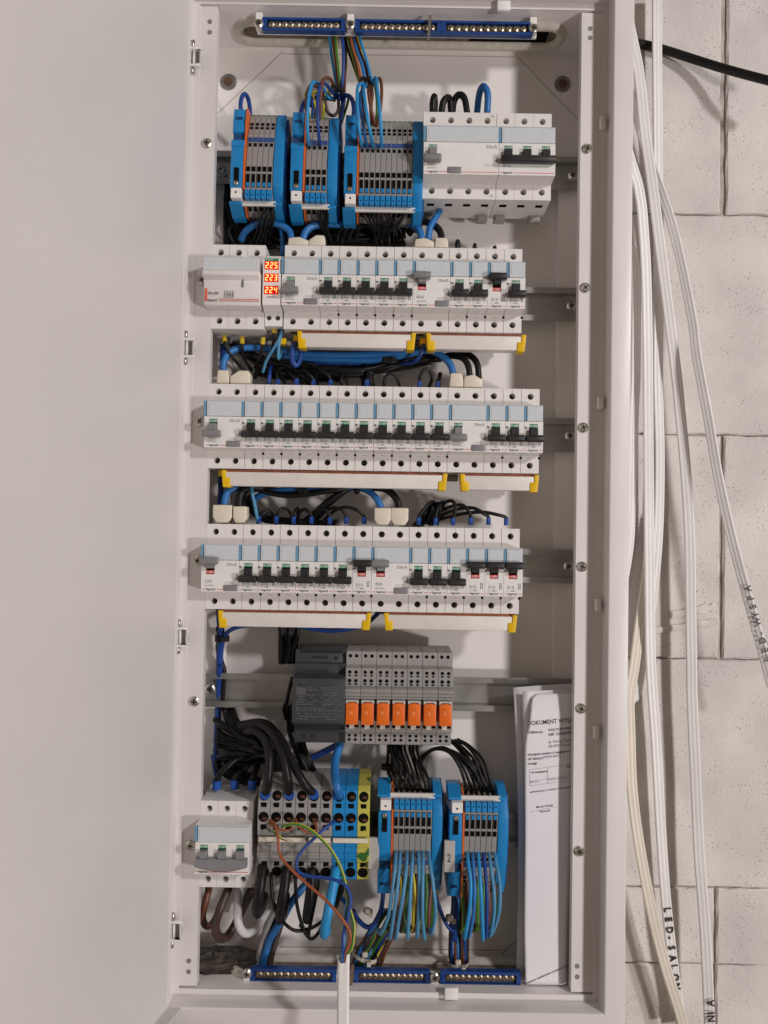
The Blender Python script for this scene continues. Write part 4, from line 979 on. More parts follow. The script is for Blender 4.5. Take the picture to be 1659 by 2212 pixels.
wire('black wire running down between the second and third block', 'black', 2.2, 'A', [(1075, 600, -36), (1078, 680, -34), (1062, 760, -26), (1055, 900, -20)])
wire('yellow green wire disappearing between the second and third block', 'yellowgreen', 1.4, 'A', [(1120, 620, -34), (1105, 690, -30), (1080, 770, -26), (1062, 830, -20)], n=12)
wire('thick dark blue wire arching into the third block\'s blue terminal', 'darkblue', 2.3, 'A', [(1050, 650, -38), (1075, 630, -38), (1110, 625, -44), (1138, 650, -50), (1150, 700, -54), (1148, 765, -56)])
# loops into block three
wire('light blue wire into the third block\'s first terminal', 'cyan', 1.7, 'A', [(1225, 560, -52), (1195, 548, -62), (1175, 575, -72), (1172, 680, -80), (1182, 820, -82), (1196, 920, -72), (1202, 965, -60)])
wire('blue wire into the third block\'s second terminal', 'blue', 1.6, 'A', [(1215, 580, -50), (1190, 620, -62), (1192, 700, -70), (1208, 800, -78), (1225, 900, -72), (1238, 968, -60)])
wire('light blue wire slanting into the third block\'s third terminal', 'cyan', 1.7, 'A', [(1235, 560, -52), (1215, 575, -64), (1222, 660, -78), (1240, 780, -84), (1262, 890, -76), (1276, 968, -60)])
wire('light blue wire into the third block\'s fourth terminal', 'cyan', 1.7, 'A', [(1275, 560, -50), (1282, 520, -58), (1296, 514, -66), (1306, 600, -78), (1322, 760, -84), (1330, 900, -76), (1326, 970, -60)])
wire('brown wire into the middle of the third block', 'brown', 1.6, 'A', [(1250, 545, -50), (1246, 600, -58), (1258, 690, -62), (1280, 780, -58), (1292, 850, -48)])
wire('wide brown wire hanging by the tie over the third block', 'brown', 1.9, 'A', [(1262, 545, -48), (1268, 620, -56), (1262, 700, -58), (1268, 780, -54), (1280, 850, -46)])
wire('brown wire looping highest at the right of the third block', 'brown', 1.7, 'A', [(1290, 560, -44), (1305, 522, -52), (1322, 516, -58), (1332, 580, -64), (1326, 700, -64), (1305, 800, -56), (1290, 870, -46)])
wire('yellow green wire down into the third block', 'yellowgreen', 1.5, 'A', [(1285, 545, -44), (1298, 620, -50), (1302, 720, -48), (1294, 800, -40)], n=12)
wire('yellow green wire at the left of the third block', 'yellowgreen', 1.4, 'A', [(1255, 560, -42), (1262, 680, -46), (1268, 790, -40)], n=12)
wire('brown wire at the left of the third block', 'brown', 1.5, 'A', [(1210, 560, -44), (1202, 640, -50), (1212, 740, -50), (1238, 810, -44)])
wire('dark brown wire hidden behind the third block\'s loops', 'darkbrown', 1.5, 'A', [(1205, 565, -40), (1195, 680, -40), (1210, 780, -36)])
# heavy loops over the four pole device
wire('short black cable loop at the left over the four pole device', 'black', 3.3, 'B', [(172, 735, -40), (172, 670, -42), (182, 630, -40), (188, 660, -30), (185, 740, -16)], cat='cable', name='cable')
wire('wide black cable loop over the four pole device', 'black', 3.4, 'B', [(228, 740, -42), (240, 670, -44), (262, 640, -42), (285, 650, -36), (292, 740, -30)], cat='cable', name='cable')
wire('tall black cable loop over the four pole device', 'black', 3.4, 'B', [(300, 740, -30), (312, 660, -34), (345, 618, -38), (380, 645, -42), (398, 740, -42)], cat='cable', name='cable')
wire('bright blue cable loop over the four pole device', 'blue', 3.4, 'B', [(462, 740, -30), (472, 640, -34), (490, 575, -38), (512, 568, -42), (532, 620, -44), (528, 740, -42)], cat='cable', name='cable')
# ------------------------------------------------------------------ below the top row
BG = 'thin black wires under the first terminal block'
bundle(5, 'black', 1.45, 'C', [(505, 585, -118, -118, -58), (490, 560, -60, -60, -60), (450, 540, 40, 40, -55), (430, 520, 120, 120, -40), (380, 520, 200, 200, -20)], 'thin black wire dropping from the leftmost terminal block', BG)
bundle(4, 'black', 1.45, 'C', [(820, 905, -112, -112, -58), (830, 900, -40, -40, -60), (850, 890, 40, 40, -52), (880, 900, 110, 110, -40), (900, 960, 210, 210, -20)], 'thin black wire dropping from the second terminal block', 'thin black wires under the second terminal block')
bundle(10, 'black', 1.45, 'C', [(1135, 1420, -105, -105, -58), (1130, 1410, -20, -20, -62), (1170, 1350, 60, 60, -56), (1210, 1300, 110, 110, -42), (1180, 1260, 200, 200, -20)], 'thin black wire fanning from the third terminal block', 'thin black wires under the third terminal block')
bundle(14, 'black', 2.0, 'C', [(240, 240, -60, 190, -14), (420, 420, -40, 200, -20), (700, 700, 30, 190, -22), (1000, 1000, 40, 200, -22), (1400, 1400, 30, 190, -20)], 'black wire in the mass running sideways between the first and second row', 'black wire mass between the first and second row', jit=22, jy=8)
bundle(8, 'black', 1.8, 'C', [(235, 330, -110, -60, -22), (250, 360, 20, 20, -26), (260, 520, 120, 120, -26), (300, 700, 210, 240, -18)], 'black wire hanging beside the left profile over the fuse holder', 'black wires hanging over the fuse holder', jit=16, jy=6)
bundle(7, 'black', 1.5, 'C', [(960, 1080, 190, 160, -30), (980, 1120, 90, 70, -38), (1080, 1220, 50, 40, -44), (1180, 1360, 90, 70, -38), (1220, 1400, 200, 200, -28)], 'thin black wire arching behind the second row\'s left breakers', 'black arches over the second row', jit=16)
bundle(13, 'black', 3.4, 'A', [(312, 420, 1640, 1640, -13), (316, 400, 1300, 1560, -13), (350, 420, 1140, 1490, -13), (520, 520, 1130, 1480, -13), (760, 760, 1130, 1470, -12), (1100, 1100, 1130, 1480, -12), (1500, 1500, 1150, 1500, -13), (1590, 1590, 1180, 1510, -10)], 'black cable in the stack behind the top row of terminal blocks', 'black cable stack behind the top terminal blocks', jit=6, jy=4, name='cable')
wire('thick blue cable arching over the fuse holder', 'blue', 3.6, 'C', [(330, 160, -30), (360, 100, -38), (430, 55, -44), (510, 45, -46), (590, 60, -46), (645, 100, -46), (662, 160, -48)], cat='cable', name='cable')
wire('blue cable dropping behind the voltage display', 'blue', 2.6, 'C', [(575, 40, -40), (595, 100, -40), (602, 180, -38), (600, 260, -34)], cat='cable', name='cable')
wire('thick blue cable curving to the left feed terminal, second row', 'blue', 3.6, 'C', [(1010, 60, -38), (930, 55, -42), (850, 55, -45), (785, 75, -48), (750, 110, -50), (735, 160, -50)], cat='cable', name='cable')
wire('thick blue cable curving down to the raised lever device', 'blue', 3.6, 'C', [(1380, 40, -38), (1450, 55, -44), (1495, 95, -48), (1512, 160, -50)], cat='cable', name='cable')
wire('straight blue cable slanting into the second row\'s right feed terminal', 'blue', 3.4, 'E', [(385, -35, -40), (352, 20, -46), (320, 80, -50), (308, 165, -50)], cat='cable', name='cable')
wire('black cable curving into the narrow ivory terminal, second row', 'black', 3.6, 'E', [(180, 120, -26), (260, 40, -36), (340, 60, -42), (385, 100, -48), (398, 160, -50)], cat='cable', name='cable')
for k, (x_, h_) in enumerate(((502, 170), (613, 188), (743, 203))):
    wire('short black wire stub, %s of three at the right of the second row' % ORD[k], 'black', 2.4 if k == 0 else 1.7, 'E', [(x_-4, 230, -44), (x_-3, h_+8, -44), (x_+2, h_, -38), (x_+5, 230, -30)])
# ------------------------------------------------------------------ between second and third row
FY = dict(fcol='ferrule_yellow')
wire('black wire with yellow ferrule under the fuse holder\'s left pole', 'black', 1.7, 'C', [(420, 1060, -26), (330, 985, -36), (262, 910, -48), (228, 840, -52), (221, 795, -50)], ferrule=1, **FY)
wire('black wire with yellow ferrule under the fuse holder\'s middle pole', 'black', 1.7, 'C', [(400, 1010, -26), (350, 930, -40), (338, 860, -48), (338, 800, -50)], ferrule=1, **FY)
wire('black wire with yellow ferrule under the fuse holder\'s right pole', 'black', 1.7, 'C', [(425, 1060, -26), (440, 970, -38), (465, 880, -48), (474, 806, -50)], ferrule=1, **FY)
wire('black wire with yellow ferrule under the voltage display', 'black', 1.6, 'C', [(500, 980, -30), (530, 880, -44), (545, 800, -54), (544, 735, -54)], ferrule=1, **FY)
wire('light blue wire slanting from the voltage display', 'skyblue', 1.5, 'C', [(596, 745, -54), (578, 810, -58), (535, 880, -54), (495, 950, -48), (472, 1025, -42)])
wire('light blue wire looping under the voltage display', 'skyblue', 1.5, 'C', [(600, 745, -52), (580, 830, -56), (574, 930, -54), (592, 900, -46), (608, 820, -40)])
wire('short black wire under the voltage display\'s right terminal', 'black', 1.8, 'C', [(585, 730, -54), (580, 790, -52), (600, 840, -44)])
wire('thick light blue cable bending down at the left between rows two and three', 'blue', 3.5, 'C', [(215, 1030, -50), (216, 960, -50), (248, 900, -46), (310, 868, -42), (420, 862, -38), (560, 875, -36), (700, 900, -36), (950, 910, -36), (1200, 905, -38), (1420, 895, -40)], cat='cable', name='cable')
wire('long blue cable running behind the second row\'s combs', 'blue', 3.5, 'C', [(560, 905, -28), (720, 925, -30), (950, 940, -32), (1200, 940, -34), (1420, 905, -38), (1500, 880, -40), (1600, 890, -42), (1690, 960, -46), (1722, 1050, -48)], cat='cable', name='cable')
wire('slim blue cable above the black bundle between rows two and three', 'darkblue', 2.4, 'C', [(700, 960, -24), (900, 965, -26), (1200, 960, -26), (1500, 935, -26)], cat='cable', name='cable')
wire('dark blue cable at the far left between rows two and three', 'darkblue', 3.2, 'C', [(212, 840, -24), (212, 920, -24), (208, 1000, -24)], cat='cable', name='cable')
wire('upright blue cable loop under the second row', 'darkblue', 2.6, 'C', [(690, 830, -52), (668, 870, -56), (664, 930, -58), (684, 978, -58), (712, 950, -54), (722, 880, -50), (714, 830, -46)], cat='cable', name='cable')
wire('blue wire folding below the right yellow clip of the second row', 'darkblue', 2.0, 'C', [(1525, 840, -52), (1510, 890, -54), (1480, 940, -50), (1440, 960, -40), (1380, 965, -32)])
bundle(10, 'black', 1.9, 'C', [(700, 720, 965, 1000, -22), (880, 880, 985, 1030, -28), (1100, 1100, 990, 1040, -30), (1300, 1300, 960, 1000, -28), (1480, 1480, 930, 960, -24), (1640, 1640, 910, 940, -20)], 'black wire in the tied bundle between the second and third row', 'tied black bundle between rows two and three', jit=6, jy=6)
bundle(10, 'black', 2.0, 'C', [(420, 430, 930, 1040, -14), (600, 600, 950, 1060, -16), (850, 850, 960, 1070, -18), (1100, 1100, 960, 1050, -18), (1350, 1350, 940, 1000, -16), (1560, 1560, 910, 960, -12)], 'black wire at the back of the bundle between rows two and three', 'back of the black bundle between rows two and three', jit=14, jy=5)
tie('black tie round the blue and black bundle between rows two and three', 'C', 1300, 950, -34, 9, 6, ang=0)
wire('left one of two black cables bending into the third row\'s right feed terminals', 'black', 3.3, 'E', [(380, 925, -26), (470, 915, -36), (535, 930, -44), (570, 980, -48), (582, 1060, -50)], cat='cable', name='cable')
wire('right one of two black cables bending into the third row\'s right feed terminals', 'black', 3.3, 'E', [(420, 915, -22), (520, 900, -32), (585, 915, -40), (628, 965, -46), (640, 1060, -48)], cat='cable', name='cable')
bundle(9, 'black', 1.9, 'F', [(250, 330, -90, -60, -26), (330, 420, -20, 0, -30), (440, 560, 50, 40, -30), (560, 800, 100, 60, -26), (640, 1000, 190, 150, -18)], 'black wire in the tangle over the left of the third row', 'black tangle over the left of the third row', jit=18, jy=6)
bundle(6, 'black', 1.8, 'F', [(900, 1160, 30, 20, -22), (1000, 1180, 90, 60, -26), (1120, 1190, 140, 120, -32), (1130, 1195, 215, 210, -34)], 'black wire dropping into the middle of the third row', 'black wires into the middle of the third row', jit=10, jy=5)
LG = 'black loops into the third row'
wire('black wire into the third row\'s third breaker', 'black', 1.7, 'F', [(640, 90, -28), (590, 80, -36), (565, 120, -42), (570, 192, -44)], ferrule=1)
wire('black wire into the third row\'s fourth breaker', 'black', 1.7, 'F', [(600, 85, -30), (640, 110, -38), (680, 150, -44), (692, 190, -44)], ferrule=2.6)
wire('black wire arching into the third row\'s fifth breaker', 'black', 1.7, 'F', [(700, 190, -30), (702, 130, -36), (735, 95, -42), (775, 125, -46), (803, 195, -44)], ferrule=1)
wire('crossing black wire over the third row\'s fifth breaker', 'black', 1.6, 'F', [(640, 80, -28), (700, 105, -36), (780, 160, -40), (840, 205, -34)])
wire('black wire arching into the third row\'s sixth breaker', 'black', 1.7, 'F', [(830, 200, -28), (815, 130, -36), (850, 95, -42), (898, 130, -46), (914, 195, -44)], ferrule=1)
wire('thin pair loop above the third row\'s seventh breaker, left leg', 'black', 1.6, 'F', [(985, 215, -40), (985, 150, -42), (998, 120, -36), (1010, 140, -28)])
wire('thin pair loop above the third row\'s seventh breaker, right leg', 'black', 1.6, 'F', [(1005, 120, -30), (1015, 150, -40), (1032, 215, -42)])
wire('black wire with blue ferrule into the third row\'s eighth breaker', 'black', 2.0, 'F', [(1140, 80, -30), (1160, 130, -40), (1152, 195, -44)], ferrule=2.6)
wire('round black loop over the third row\'s ninth breaker', 'black', 1.7, 'F', [(1262, 215, -44), (1270, 150, -46), (1303, 117, -46), (1345, 142, -44), (1372, 215, -40)])
wire('tall black loop with blue ferrule over the third row\'s tenth breaker', 'black', 1.8, 'F', [(1555, 215, -34), (1578, 150, -40), (1562, 95, -44), (1528, 92, -46), (1500, 135, -46), (1495, 205, -44)], ferrule=1)
wire('short pointed black wire with blue ferrule over the eleventh breaker of the third row', 'black', 2.2, 'F', [(1632, 118, -34), (1628, 150, -40), (1618, 205, -44)], ferrule=2.7)
wire('dark blue wire into the third row\'s first breaker', 'darkblue', 2.2, 'F', [(530, 60, -30), (518, 120, -38), (510, 195, -40)])
# ------------------------------------------------------------------ between third and fourth row
wire('dark blue cable at the far left under the third row', 'darkblue', 3.2, 'F', [(205, 755, -30), (200, 850, -30), (195, 980, -30), (190, 1060, -26)], cat='cable', name='cable')
wire('thick blue cable into the fourth row\'s left feed terminal', 'blue', 3.6, 'F', [(420, 868, -34), (330, 862, -42), (255, 880, -48), (228, 930, -50), (220, 1000, -50)], cat='cable', name='cable')
wire('thick black cable into the fourth row\'s second feed terminal', 'black', 4.4, 'F', [(480, 868, -34), (400, 860, -42), (340, 885, -48), (318, 940, -50), (318, 1005, -50)], cat='cable', name='cable')
wire('thick black cable bending behind the fourth row\'s second feed terminal', 'black', 3.6, 'F', [(560, 880, -24), (430, 870, -30), (370, 900, -34), (345, 960, -36), (350, 1090, -34)], cat='cable', name='cable')
wire('light blue wire dropping beside the fourth row\'s second feed terminal', 'skyblue', 1.7, 'F', [(398, 850, -46), (405, 910, -50), (422, 980, -50), (432, 1040, -48), (440, 1095, -42)])
wire('blue cable running sideways under the third row', 'blue', 3.4, 'F', [(400, 960, -24), (450, 915, -28), (540, 890, -30), (700, 875, -30), (900, 868, -30), (1080, 862, -32), (1160, 885, -40), (1220, 940, -48), (1250, 1010, -50)], cat='cable', name='cable')
wire('black cable sagging under the third row\'s comb', 'black', 2.8, 'F', [(400, 850, -34), (470, 885, -36), (600, 912, -38), (740, 908, -38), (900, 885, -36), (1040, 868, -30)], cat='cable', name='cable')
wire('second black cable sagging under the third row\'s comb', 'black', 2.4, 'F', [(420, 860, -28), (560, 900, -30), (720, 890, -30), (900, 870, -28)], cat='cable', name='cable')
wire('black cable slanting down from under the third row\'s comb', 'black', 3.4, 'F', [(1040, 865, -30), (960, 910, -32), (880, 970, -32), (800, 1040, -28), (740, 1090, -20)], cat='cable', name='cable')
wire('second black cable slanting down from under the third row\'s comb', 'black', 2.8, 'F', [(1020, 875, -24), (930, 950, -26), (860, 1010, -24), (780, 1090, -18)], cat='cable', name='cable')
wire('thick black cable into the fourth row\'s right feed terminal', 'black', 3.7, 'F', [(1180, 862, -30), (1265, 870, -40), (1325, 910, -46), (1355, 960, -50), (1365, 1020, -50)], cat='cable', name='cable')
wire('small black cable end under the third row\'s comb', 'black', 3.0, 'F', [(1080, 865, -34), (1090, 895, -38)], cat='cable', name='cable')
tie('black tie round the sagging cables under the third row', 'F', 740, 890, -34, 7, 5)
bundle(7, 'black', 1.7, 'H', [(430, 470, 0, 0, -24), (470, 520, 90, 80, -26), (560, 620, 165, 150, -22), (760, 900, 185, 165, -20), (1000, 1050, 190, 175, -16)], 'black wire lying behind the fourth row\'s left breakers', 'black wires behind the fourth row', jit=10, jy=4)
wire('black arch into the fourth row\'s first breaker', 'black', 1.7, 'H', [(640, 190, -28), (632, 140, -34), (595, 103, -40), (555, 120, -44), (530, 172, -44)], ferrule=1)
wire('black arch into the fourth row\'s second breaker', 'black', 1.7, 'H', [(755, 190, -30), (735, 115, -36), (690, 85, -42), (655, 112, -46), (644, 172, -44)], ferrule=1)
wire('black wire from the tight loop into the fourth row\'s third breaker', 'black', 1.7, 'H', [(780, 190, -28), (788, 90, -36), (772, 95, -42), (760, 130, -46), (757, 174, -44)], ferrule=1)
wire('black arch into the fourth row\'s fourth breaker', 'black', 1.7, 'H', [(775, 190, -28), (795, 115, -36), (830, 92, -42), (862, 118, -46), (873, 176, -44)], ferrule=1)
wire('black arch into the fourth row\'s fifth breaker', 'black', 1.7, 'H', [(880, 190, -24), (910, 120, -34), (945, 85, -42), (982, 110, -46), (993, 178, -44)], ferrule=1)
wire('wide black arch into the fourth row\'s sixth breaker', 'black', 1.7, 'H', [(890, 195, -22), (950, 120, -32), (1015, 82, -40), (1070, 95, -46), (1100, 178, -44)], ferrule=1)
wire('widest black arch, into the B10 breaker left of the 40A device, fourth row', 'black', 1.8, 'H', [(930, 195, -22), (1000, 120, -32), (1080, 78, -42), (1165, 95, -46), (1216, 178, -44)], ferrule=1)
for k, pts in enumerate(([(480, 195, -20), (520, 70, -30), (505, 42, -36), (460, 75, -42), (412, 182, -44)], [(500, 195, -20), (575, 60, -30), (560, 48, -36), (535, 95, -44), (522, 184, -44)],
        [(420, 190, -18), (500, 110, -28), (580, 50, -36), (632, 38, -42), (654, 85, -46), (636, 184, -44)], [(400, 195, -18), (520, 125, -28), (620, 75, -38), (700, 66, -44), (745, 115, -46), (752, 182, -44)],
        [(410, 195, -16), (540, 140, -28), (660, 92, -38), (770, 84, -44), (845, 125, -46), (868, 182, -44)], [(400, 195, -16), (540, 160, -28), (680, 125, -38), (820, 110, -44), (930, 128, -46), (984, 186, -44)])):
    wire('black wire with blue ferrule into the %s of the fourth row\'s last six breakers' % ORD[k], 'black', 1.8, 'I', pts, 'black loops at the right of the fourth row', ferrule=1)
bundle(6, 'black', 1.7, 'I', [(380, 430, 195, 195, -20), (440, 480, 130, 110, -26), (470, 540, 60, 50, -30), (500, 560, 90, 80, -34), (470, 540, 190, 190, -26)], 'black wire in the coil at the right of the fourth row', 'black coil at the right of the fourth row', jit=8)
# ------------------------------------------------------------------ under fourth row, left
wire('dark blue cable running down the left edge below the fourth row', 'darkblue', 3.6, 'H', [(272, 745, -40), (278, 850, -36), (288, 930, -32), (276, 1010, -28), (272, 1100, -24), ('J', 172, 180, -22), ('J', 165, 420, -10), ('J', 150, 780, -14)], cat='cable', name='cable')
wire('black cable beside the dark blue one at the left edge', 'black', 2.6, 'H', [(262, 860, -30), (272, 930, -28), (262, 1010, -24), (290, 1100, -20), ('J', 200, 230, -18), ('J', 190, 440, -12)], cat='cable', name='cable')
wire('slim dark blue cable sagging under the fourth row\'s left comb', 'darkblue', 2.2, 'H', [(302, 930, -34), (325, 895, -40), (390, 862, -44), (520, 845, -46), (720, 845, -46), (880, 872, -46), (990, 885, -46), (1110, 875, -46), (1220, 845, -44), (1290, 790, -38), (1325, 755, -28)], cat='cable', name='cable')
tie('black tie round the blue cables below the fourth row', 'H', 290, 935, -31, 7.5, 6)
bundle(9, 'black', 2.0, 'H', [(664, 790, 790, 790, -22), (668, 786, 900, 900, -22), (670, 772, 1000, 1000, -20), (672, 762, 1100, 1100, -18)], 'black wire in the upright bundle behind the power supply', 'upright black bundle behind the power supply', jit=3, jy=3)
# ------------------------------------------------------------------ between row five and six
bundle(5, 'black', 2.0, 'J', [(575, 640, 420, 420, -26), (580, 660, 560, 560, -24), (610, 680, 660, 660, -26), (650, 710, 740, 740, -30), (700, 760, 860, 860, -34)], 'black wire from behind the power supply down to the large terminals', 'black wires below the power supply', jit=5)
wire('black strap hanging at the left of the power supply', 'black', 1.9, 'J', [(606, 250, -40), (585, 330, -44), (570, 400, -42), (555, 440, -36), (568, 500, -30)])
wire('dark blue cable slanting below the power supply', 'darkblue', 3.3, 'J', [(640, 760, -22), (720, 730, -26), (800, 690, -34), (890, 645, -44)], cat='cable', name='cable')
wire('thick light blue cable from the power supply into the left blue terminal', 'blue', 4.1, 'J', [(895, 610, -40), (884, 660, -46), (862, 740, -56), (858, 830, -70), (870, 905, -82), (886, 960, -72)], cat='cable', name='cable')
bundle(9, 'black', 3.0, 'J', [(150, 165, 500, 740, -18), (230, 230, 560, 740, -26), (320, 320, 610, 730, -34), (400, 400, 640, 720, -40), (470, 500, 650, 740, -40), (480, 560, 760, 860, -34)], 'heavy black cable in the knot above the main switch', 'black cable knot above the main switch', jit=12, jy=8, name='cable')
bundle(5, 'black', 2.6, 'J', [(195, 245, 440, 440, -14), (225, 285, 530, 530, -24), (300, 360, 600, 600, -36), (380, 430, 640, 630, -44), (420, 500, 720, 720, -44)], 'black cable bending in from the left edge above the main switch', 'black cables from the left edge', jit=6, name='cable')
wire('heavy black cable into the first large grey terminal', 'black', 4.3, 'K', [(560, -250, -40), (640, -250, -52), (720, -170, -62), (748, -40, -74), (738, 130, -80), (718, 262, -72)], cat='cable', name='cable')
wire('heavy black cable into the third large grey terminal', 'black', 4.3, 'K', [(520, -290, -36), (680, -300, -52), (790, -200, -62), (860, -30, -74), (895, 130, -80), (912, 262, -72)], cat='cable', name='cable')
wire('heavy black cable into the fifth large grey terminal', 'black', 4.0, 'K', [(500, -300, -32), (700, -320, -46), (830, -200, -56), (930, 0, -70), (1030, 170, -78), (1112, 262, -72)], cat='cable', name='cable')
for k, (xk, r_) in enumerate(((715, 5.0), (912, 5.0), (1112, 4.8), (1305, 4.9))):
    p = Z('K', xk, 272, -74); tag(MB().tube([(p[0], p[1]+3, p[2]-1), (p[0], p[1]-1.5, p[2]+1.5)], r_*.98, 14).build('ferrule_collar', MATS['ferrule_blue'], None, None, smooth=False), 'blue ferrule collar on the cable, %s of four in the large terminals' % ORD[k], 'ferrule', 'blue ferrule collars')
for k, (pts, r_) in enumerate((([(560, -60, -30), (440, 10, -42), (345, 100, -46), (318, 205, -44)], 3.2), ([(620, -30, -26), (530, 70, -40), (480, 120, -44), (464, 200, -44)], 3.2), ([(680, -40, -26), (640, 60, -38), (615, 120, -44), (608, 205, -44)], 3.2))):
    wire('black cable with blue ferrule into the main switch, %s pole' % ('left', 'middle', 'right')[k], 'black', r_, 'K', pts, 'black cables into the main switch', ferrule=4.4, cat='cable', name='cable', flen=9)
bundle(6, 'black', 2.2, 'K', [(300, 420, -30, -60, -14), (340, 500, 60, 40, -18), (420, 600, 130, 100, -22), (600, 760, 190, 170, -20)], 'black cable lying behind the main switch\'s top', 'black cables behind the main switch', jit=14, jy=5, name='cable')
wire('dark blue cable behind the main switch at the left', 'darkblue', 3.0, 'K', [(290, -60, -12), (310, 60, -14), (330, 150, -14)], cat='cable', name='cable')
bundle(8, 'black', 2.0, 'J', [(250, 420, 770, 700, -22), (420, 560, 760, 700, -26), (560, 680, 760, 760, -26), (640, 760, 860, 850, -20)], 'black wire trailing behind the large terminals', 'black wires trailing behind the large terminals', jit=14, jy=5)
DG = 'black wires from the relays to the left bottom block'
bundle(8, 'black', 1.55, 'L', [(215, 420, 20, 20, -30), (225, 400, 90, 90, -38), (260, 440, 200, 200, -50), (268, 480, 300, 300, -58), (272, 485, 360, 360, -54)], 'thin black wire fanning down into the left bottom terminal block', DG, jit=5, jy=4)
bundle(5, 'black', 1.6, 'L', [(220, 300, 20, 20, -24), (215, 290, 120, 120, -26), (215, 340, 230, 230, -34), (260, 420, 345, 345, -44)], 'black wire at the back of the fan over the left bottom block', 'back of the black fan over the left bottom block', jit=6)
bundle(6, 'black', 1.55, 'L', [(470, 400, 250, 170, -28), (420, 470, 160, 110, -36), (500, 560, 85, 75, -44), (610, 660, 95, 110, -50), (680, 800, 200, 190, -58), (725, 895, 350, 350, -54)], 'thin black wire arching over to the right bottom terminal block', 'black arches to the right bottom block', jit=6, jy=3)
bundle(5, 'black', 1.55, 'L', [(600, 660, 20, 20, -34), (660, 740, 70, 60, -42), (730, 830, 170, 160, -54), (780, 885, 300, 290, -60), (790, 900, 360, 360, -54)], 'thin black wire from the last relay into the right bottom block', 'black wires from the last relay', jit=5, jy=3)
tie('black tie head beside the yellow green terminal', 'L', 200, 200, -28, 5, 5)
# ------------------------------------------------------------------ bottom
wire('brown cable bending from the main switch\'s left pole', 'brown', 3.5, 'K', [(255, 1010, -36), (248, 1060, -42), (222, 1160, -46), (204, 1260, -42), (222, 1330, -34), (270, 1335, -24), (320, 1260, -14)], cat='cable', name='cable')
wire('dark brown cable in a deep loop under the main switch', 'darkbrown', 4.3, 'K', [(420, 1010, -38), (400, 1070, -46), (345, 1200, -54), (308, 1340, -54), (330, 1425, -48), (390, 1435, -40), (450, 1360, -32), (530, 1200, -24), (610, 1040, -18)], cat='cable', name='cable')
wire('white cable in a deep loop under the main switch', 'white', 4.2, 'K', [(500, 1000, -38), (498, 1090, -46), (488, 1230, -54), (505, 1350, -54), (565, 1400, -48), (640, 1350, -40), (720, 1230, -32), (790, 1060, -24)], cat='cable', name='cable')
wire('black cable slanting behind the white loop', 'black', 3.8, 'K', [(600, 1030, -16), (540, 1160, -18), (480, 1300, -16)], cat='cable', name='cable')
wire('heavy black cable end below the first large terminal', 'black', 5.0, 'K', [(690, 850, -66), (686, 920, -72), (668, 1050, -76), (648, 1180, -74), (650, 1240, -62), (680, 1180, -44), (700, 1080, -30)], cat='cable', name='cable')
wire('heavy black cable end below the third large terminal', 'black', 4.9, 'K', [(890, 860, -66), (884, 940, -72), (862, 1080, -76), (838, 1220, -74), (836, 1290, -62), (862, 1220, -44), (880, 1080, -28)], cat='cable', name='cable')
wire('heavy black cable end below the fifth large terminal', 'black', 4.6, 'K', [(1098, 870, -66), (1094, 960, -72), (1078, 1100, -76), (1058, 1240, -72), (1058, 1285, -62), (1080, 1200, -44), (1100, 1080, -26)], cat='cable', name='cable')
wire('bright blue heavy cable hanging from the left blue terminal', 'cyan', 4.7, 'K', [(1290, 870, -66), (1282, 950, -74), (1252, 1100, -82), (1218, 1270, -86), (1200, 1370, -84), (1196, 1410, -76), (1215, 1380, -58)], cat='cable', name='cable')
for k, pts in enumerate(([(765, 900, -64), (762, 980, -72), (782, 1150, -74), (840, 1280, -72), (950, 1375, -68), (1080, 1360, -60), (1185, 1300, -48)], [(965, 900, -64), (962, 1010, -70), (972, 1160, -72), (1015, 1330, -70), (1070, 1435, -66), (1120, 1430, -58), (1180, 1350, -44)],
        [(1160, 900, -64), (1148, 1000, -70), (1112, 1180, -72), (1075, 1360, -68), (1060, 1420, -56), (1000, 1330, -40)])):
    wire('thin black wire loop hanging from the large grey terminals, %s from the left' % ORD[k], 'black', 1.7, 'K', pts, 'thin black loops under the large terminals')
wire('blue cable slanting down behind the large terminals', 'blue', 4.0, 'K', [(1080, 960, -18), (1010, 1040, -24), (920, 1160, -26), (850, 1290, -26), (760, 1430, -26), ('N', 680, 280, -28), ('N', 645, 400, -30)], cat='cable', name='cable')
wire('brown cable slanting beside the blue one to the bottom opening', 'darkbrown', 3.6, 'N', [(790, 60, -18), (752, 160, -20), (715, 280, -24), (690, 400, -28)], cat='cable', name='cable')
wire('grey cable slanting to the bottom opening', 'grey', 4.0, 'N', [(735, 20, -20), (690, 130, -22), (650, 260, -24), (622, 390, -28)], cat='cable', name='cable')
wire('black cable slanting to the bottom opening', 'black', 3.6, 'N', [(770, 0, -14), (735, 110, -16), (690, 230, -18), (665, 390, -24)], cat='cable', name='cable')
wire('black cable behind the bright blue hanging cable', 'black', 3.6, 'K', [(1360, 980, -20), (1310, 1100, -22), (1280, 1180, -20)], cat='cable', name='cable')
wire('dark cable crossing under the yellow green terminal', 'darkblue', 2.2, 'K', [(1300, 1080, -20), (1370, 1150, -22), (1460, 1280, -26), (1540, 1350, -30), (1600, 1330, -34), (1650, 1240, -36)])
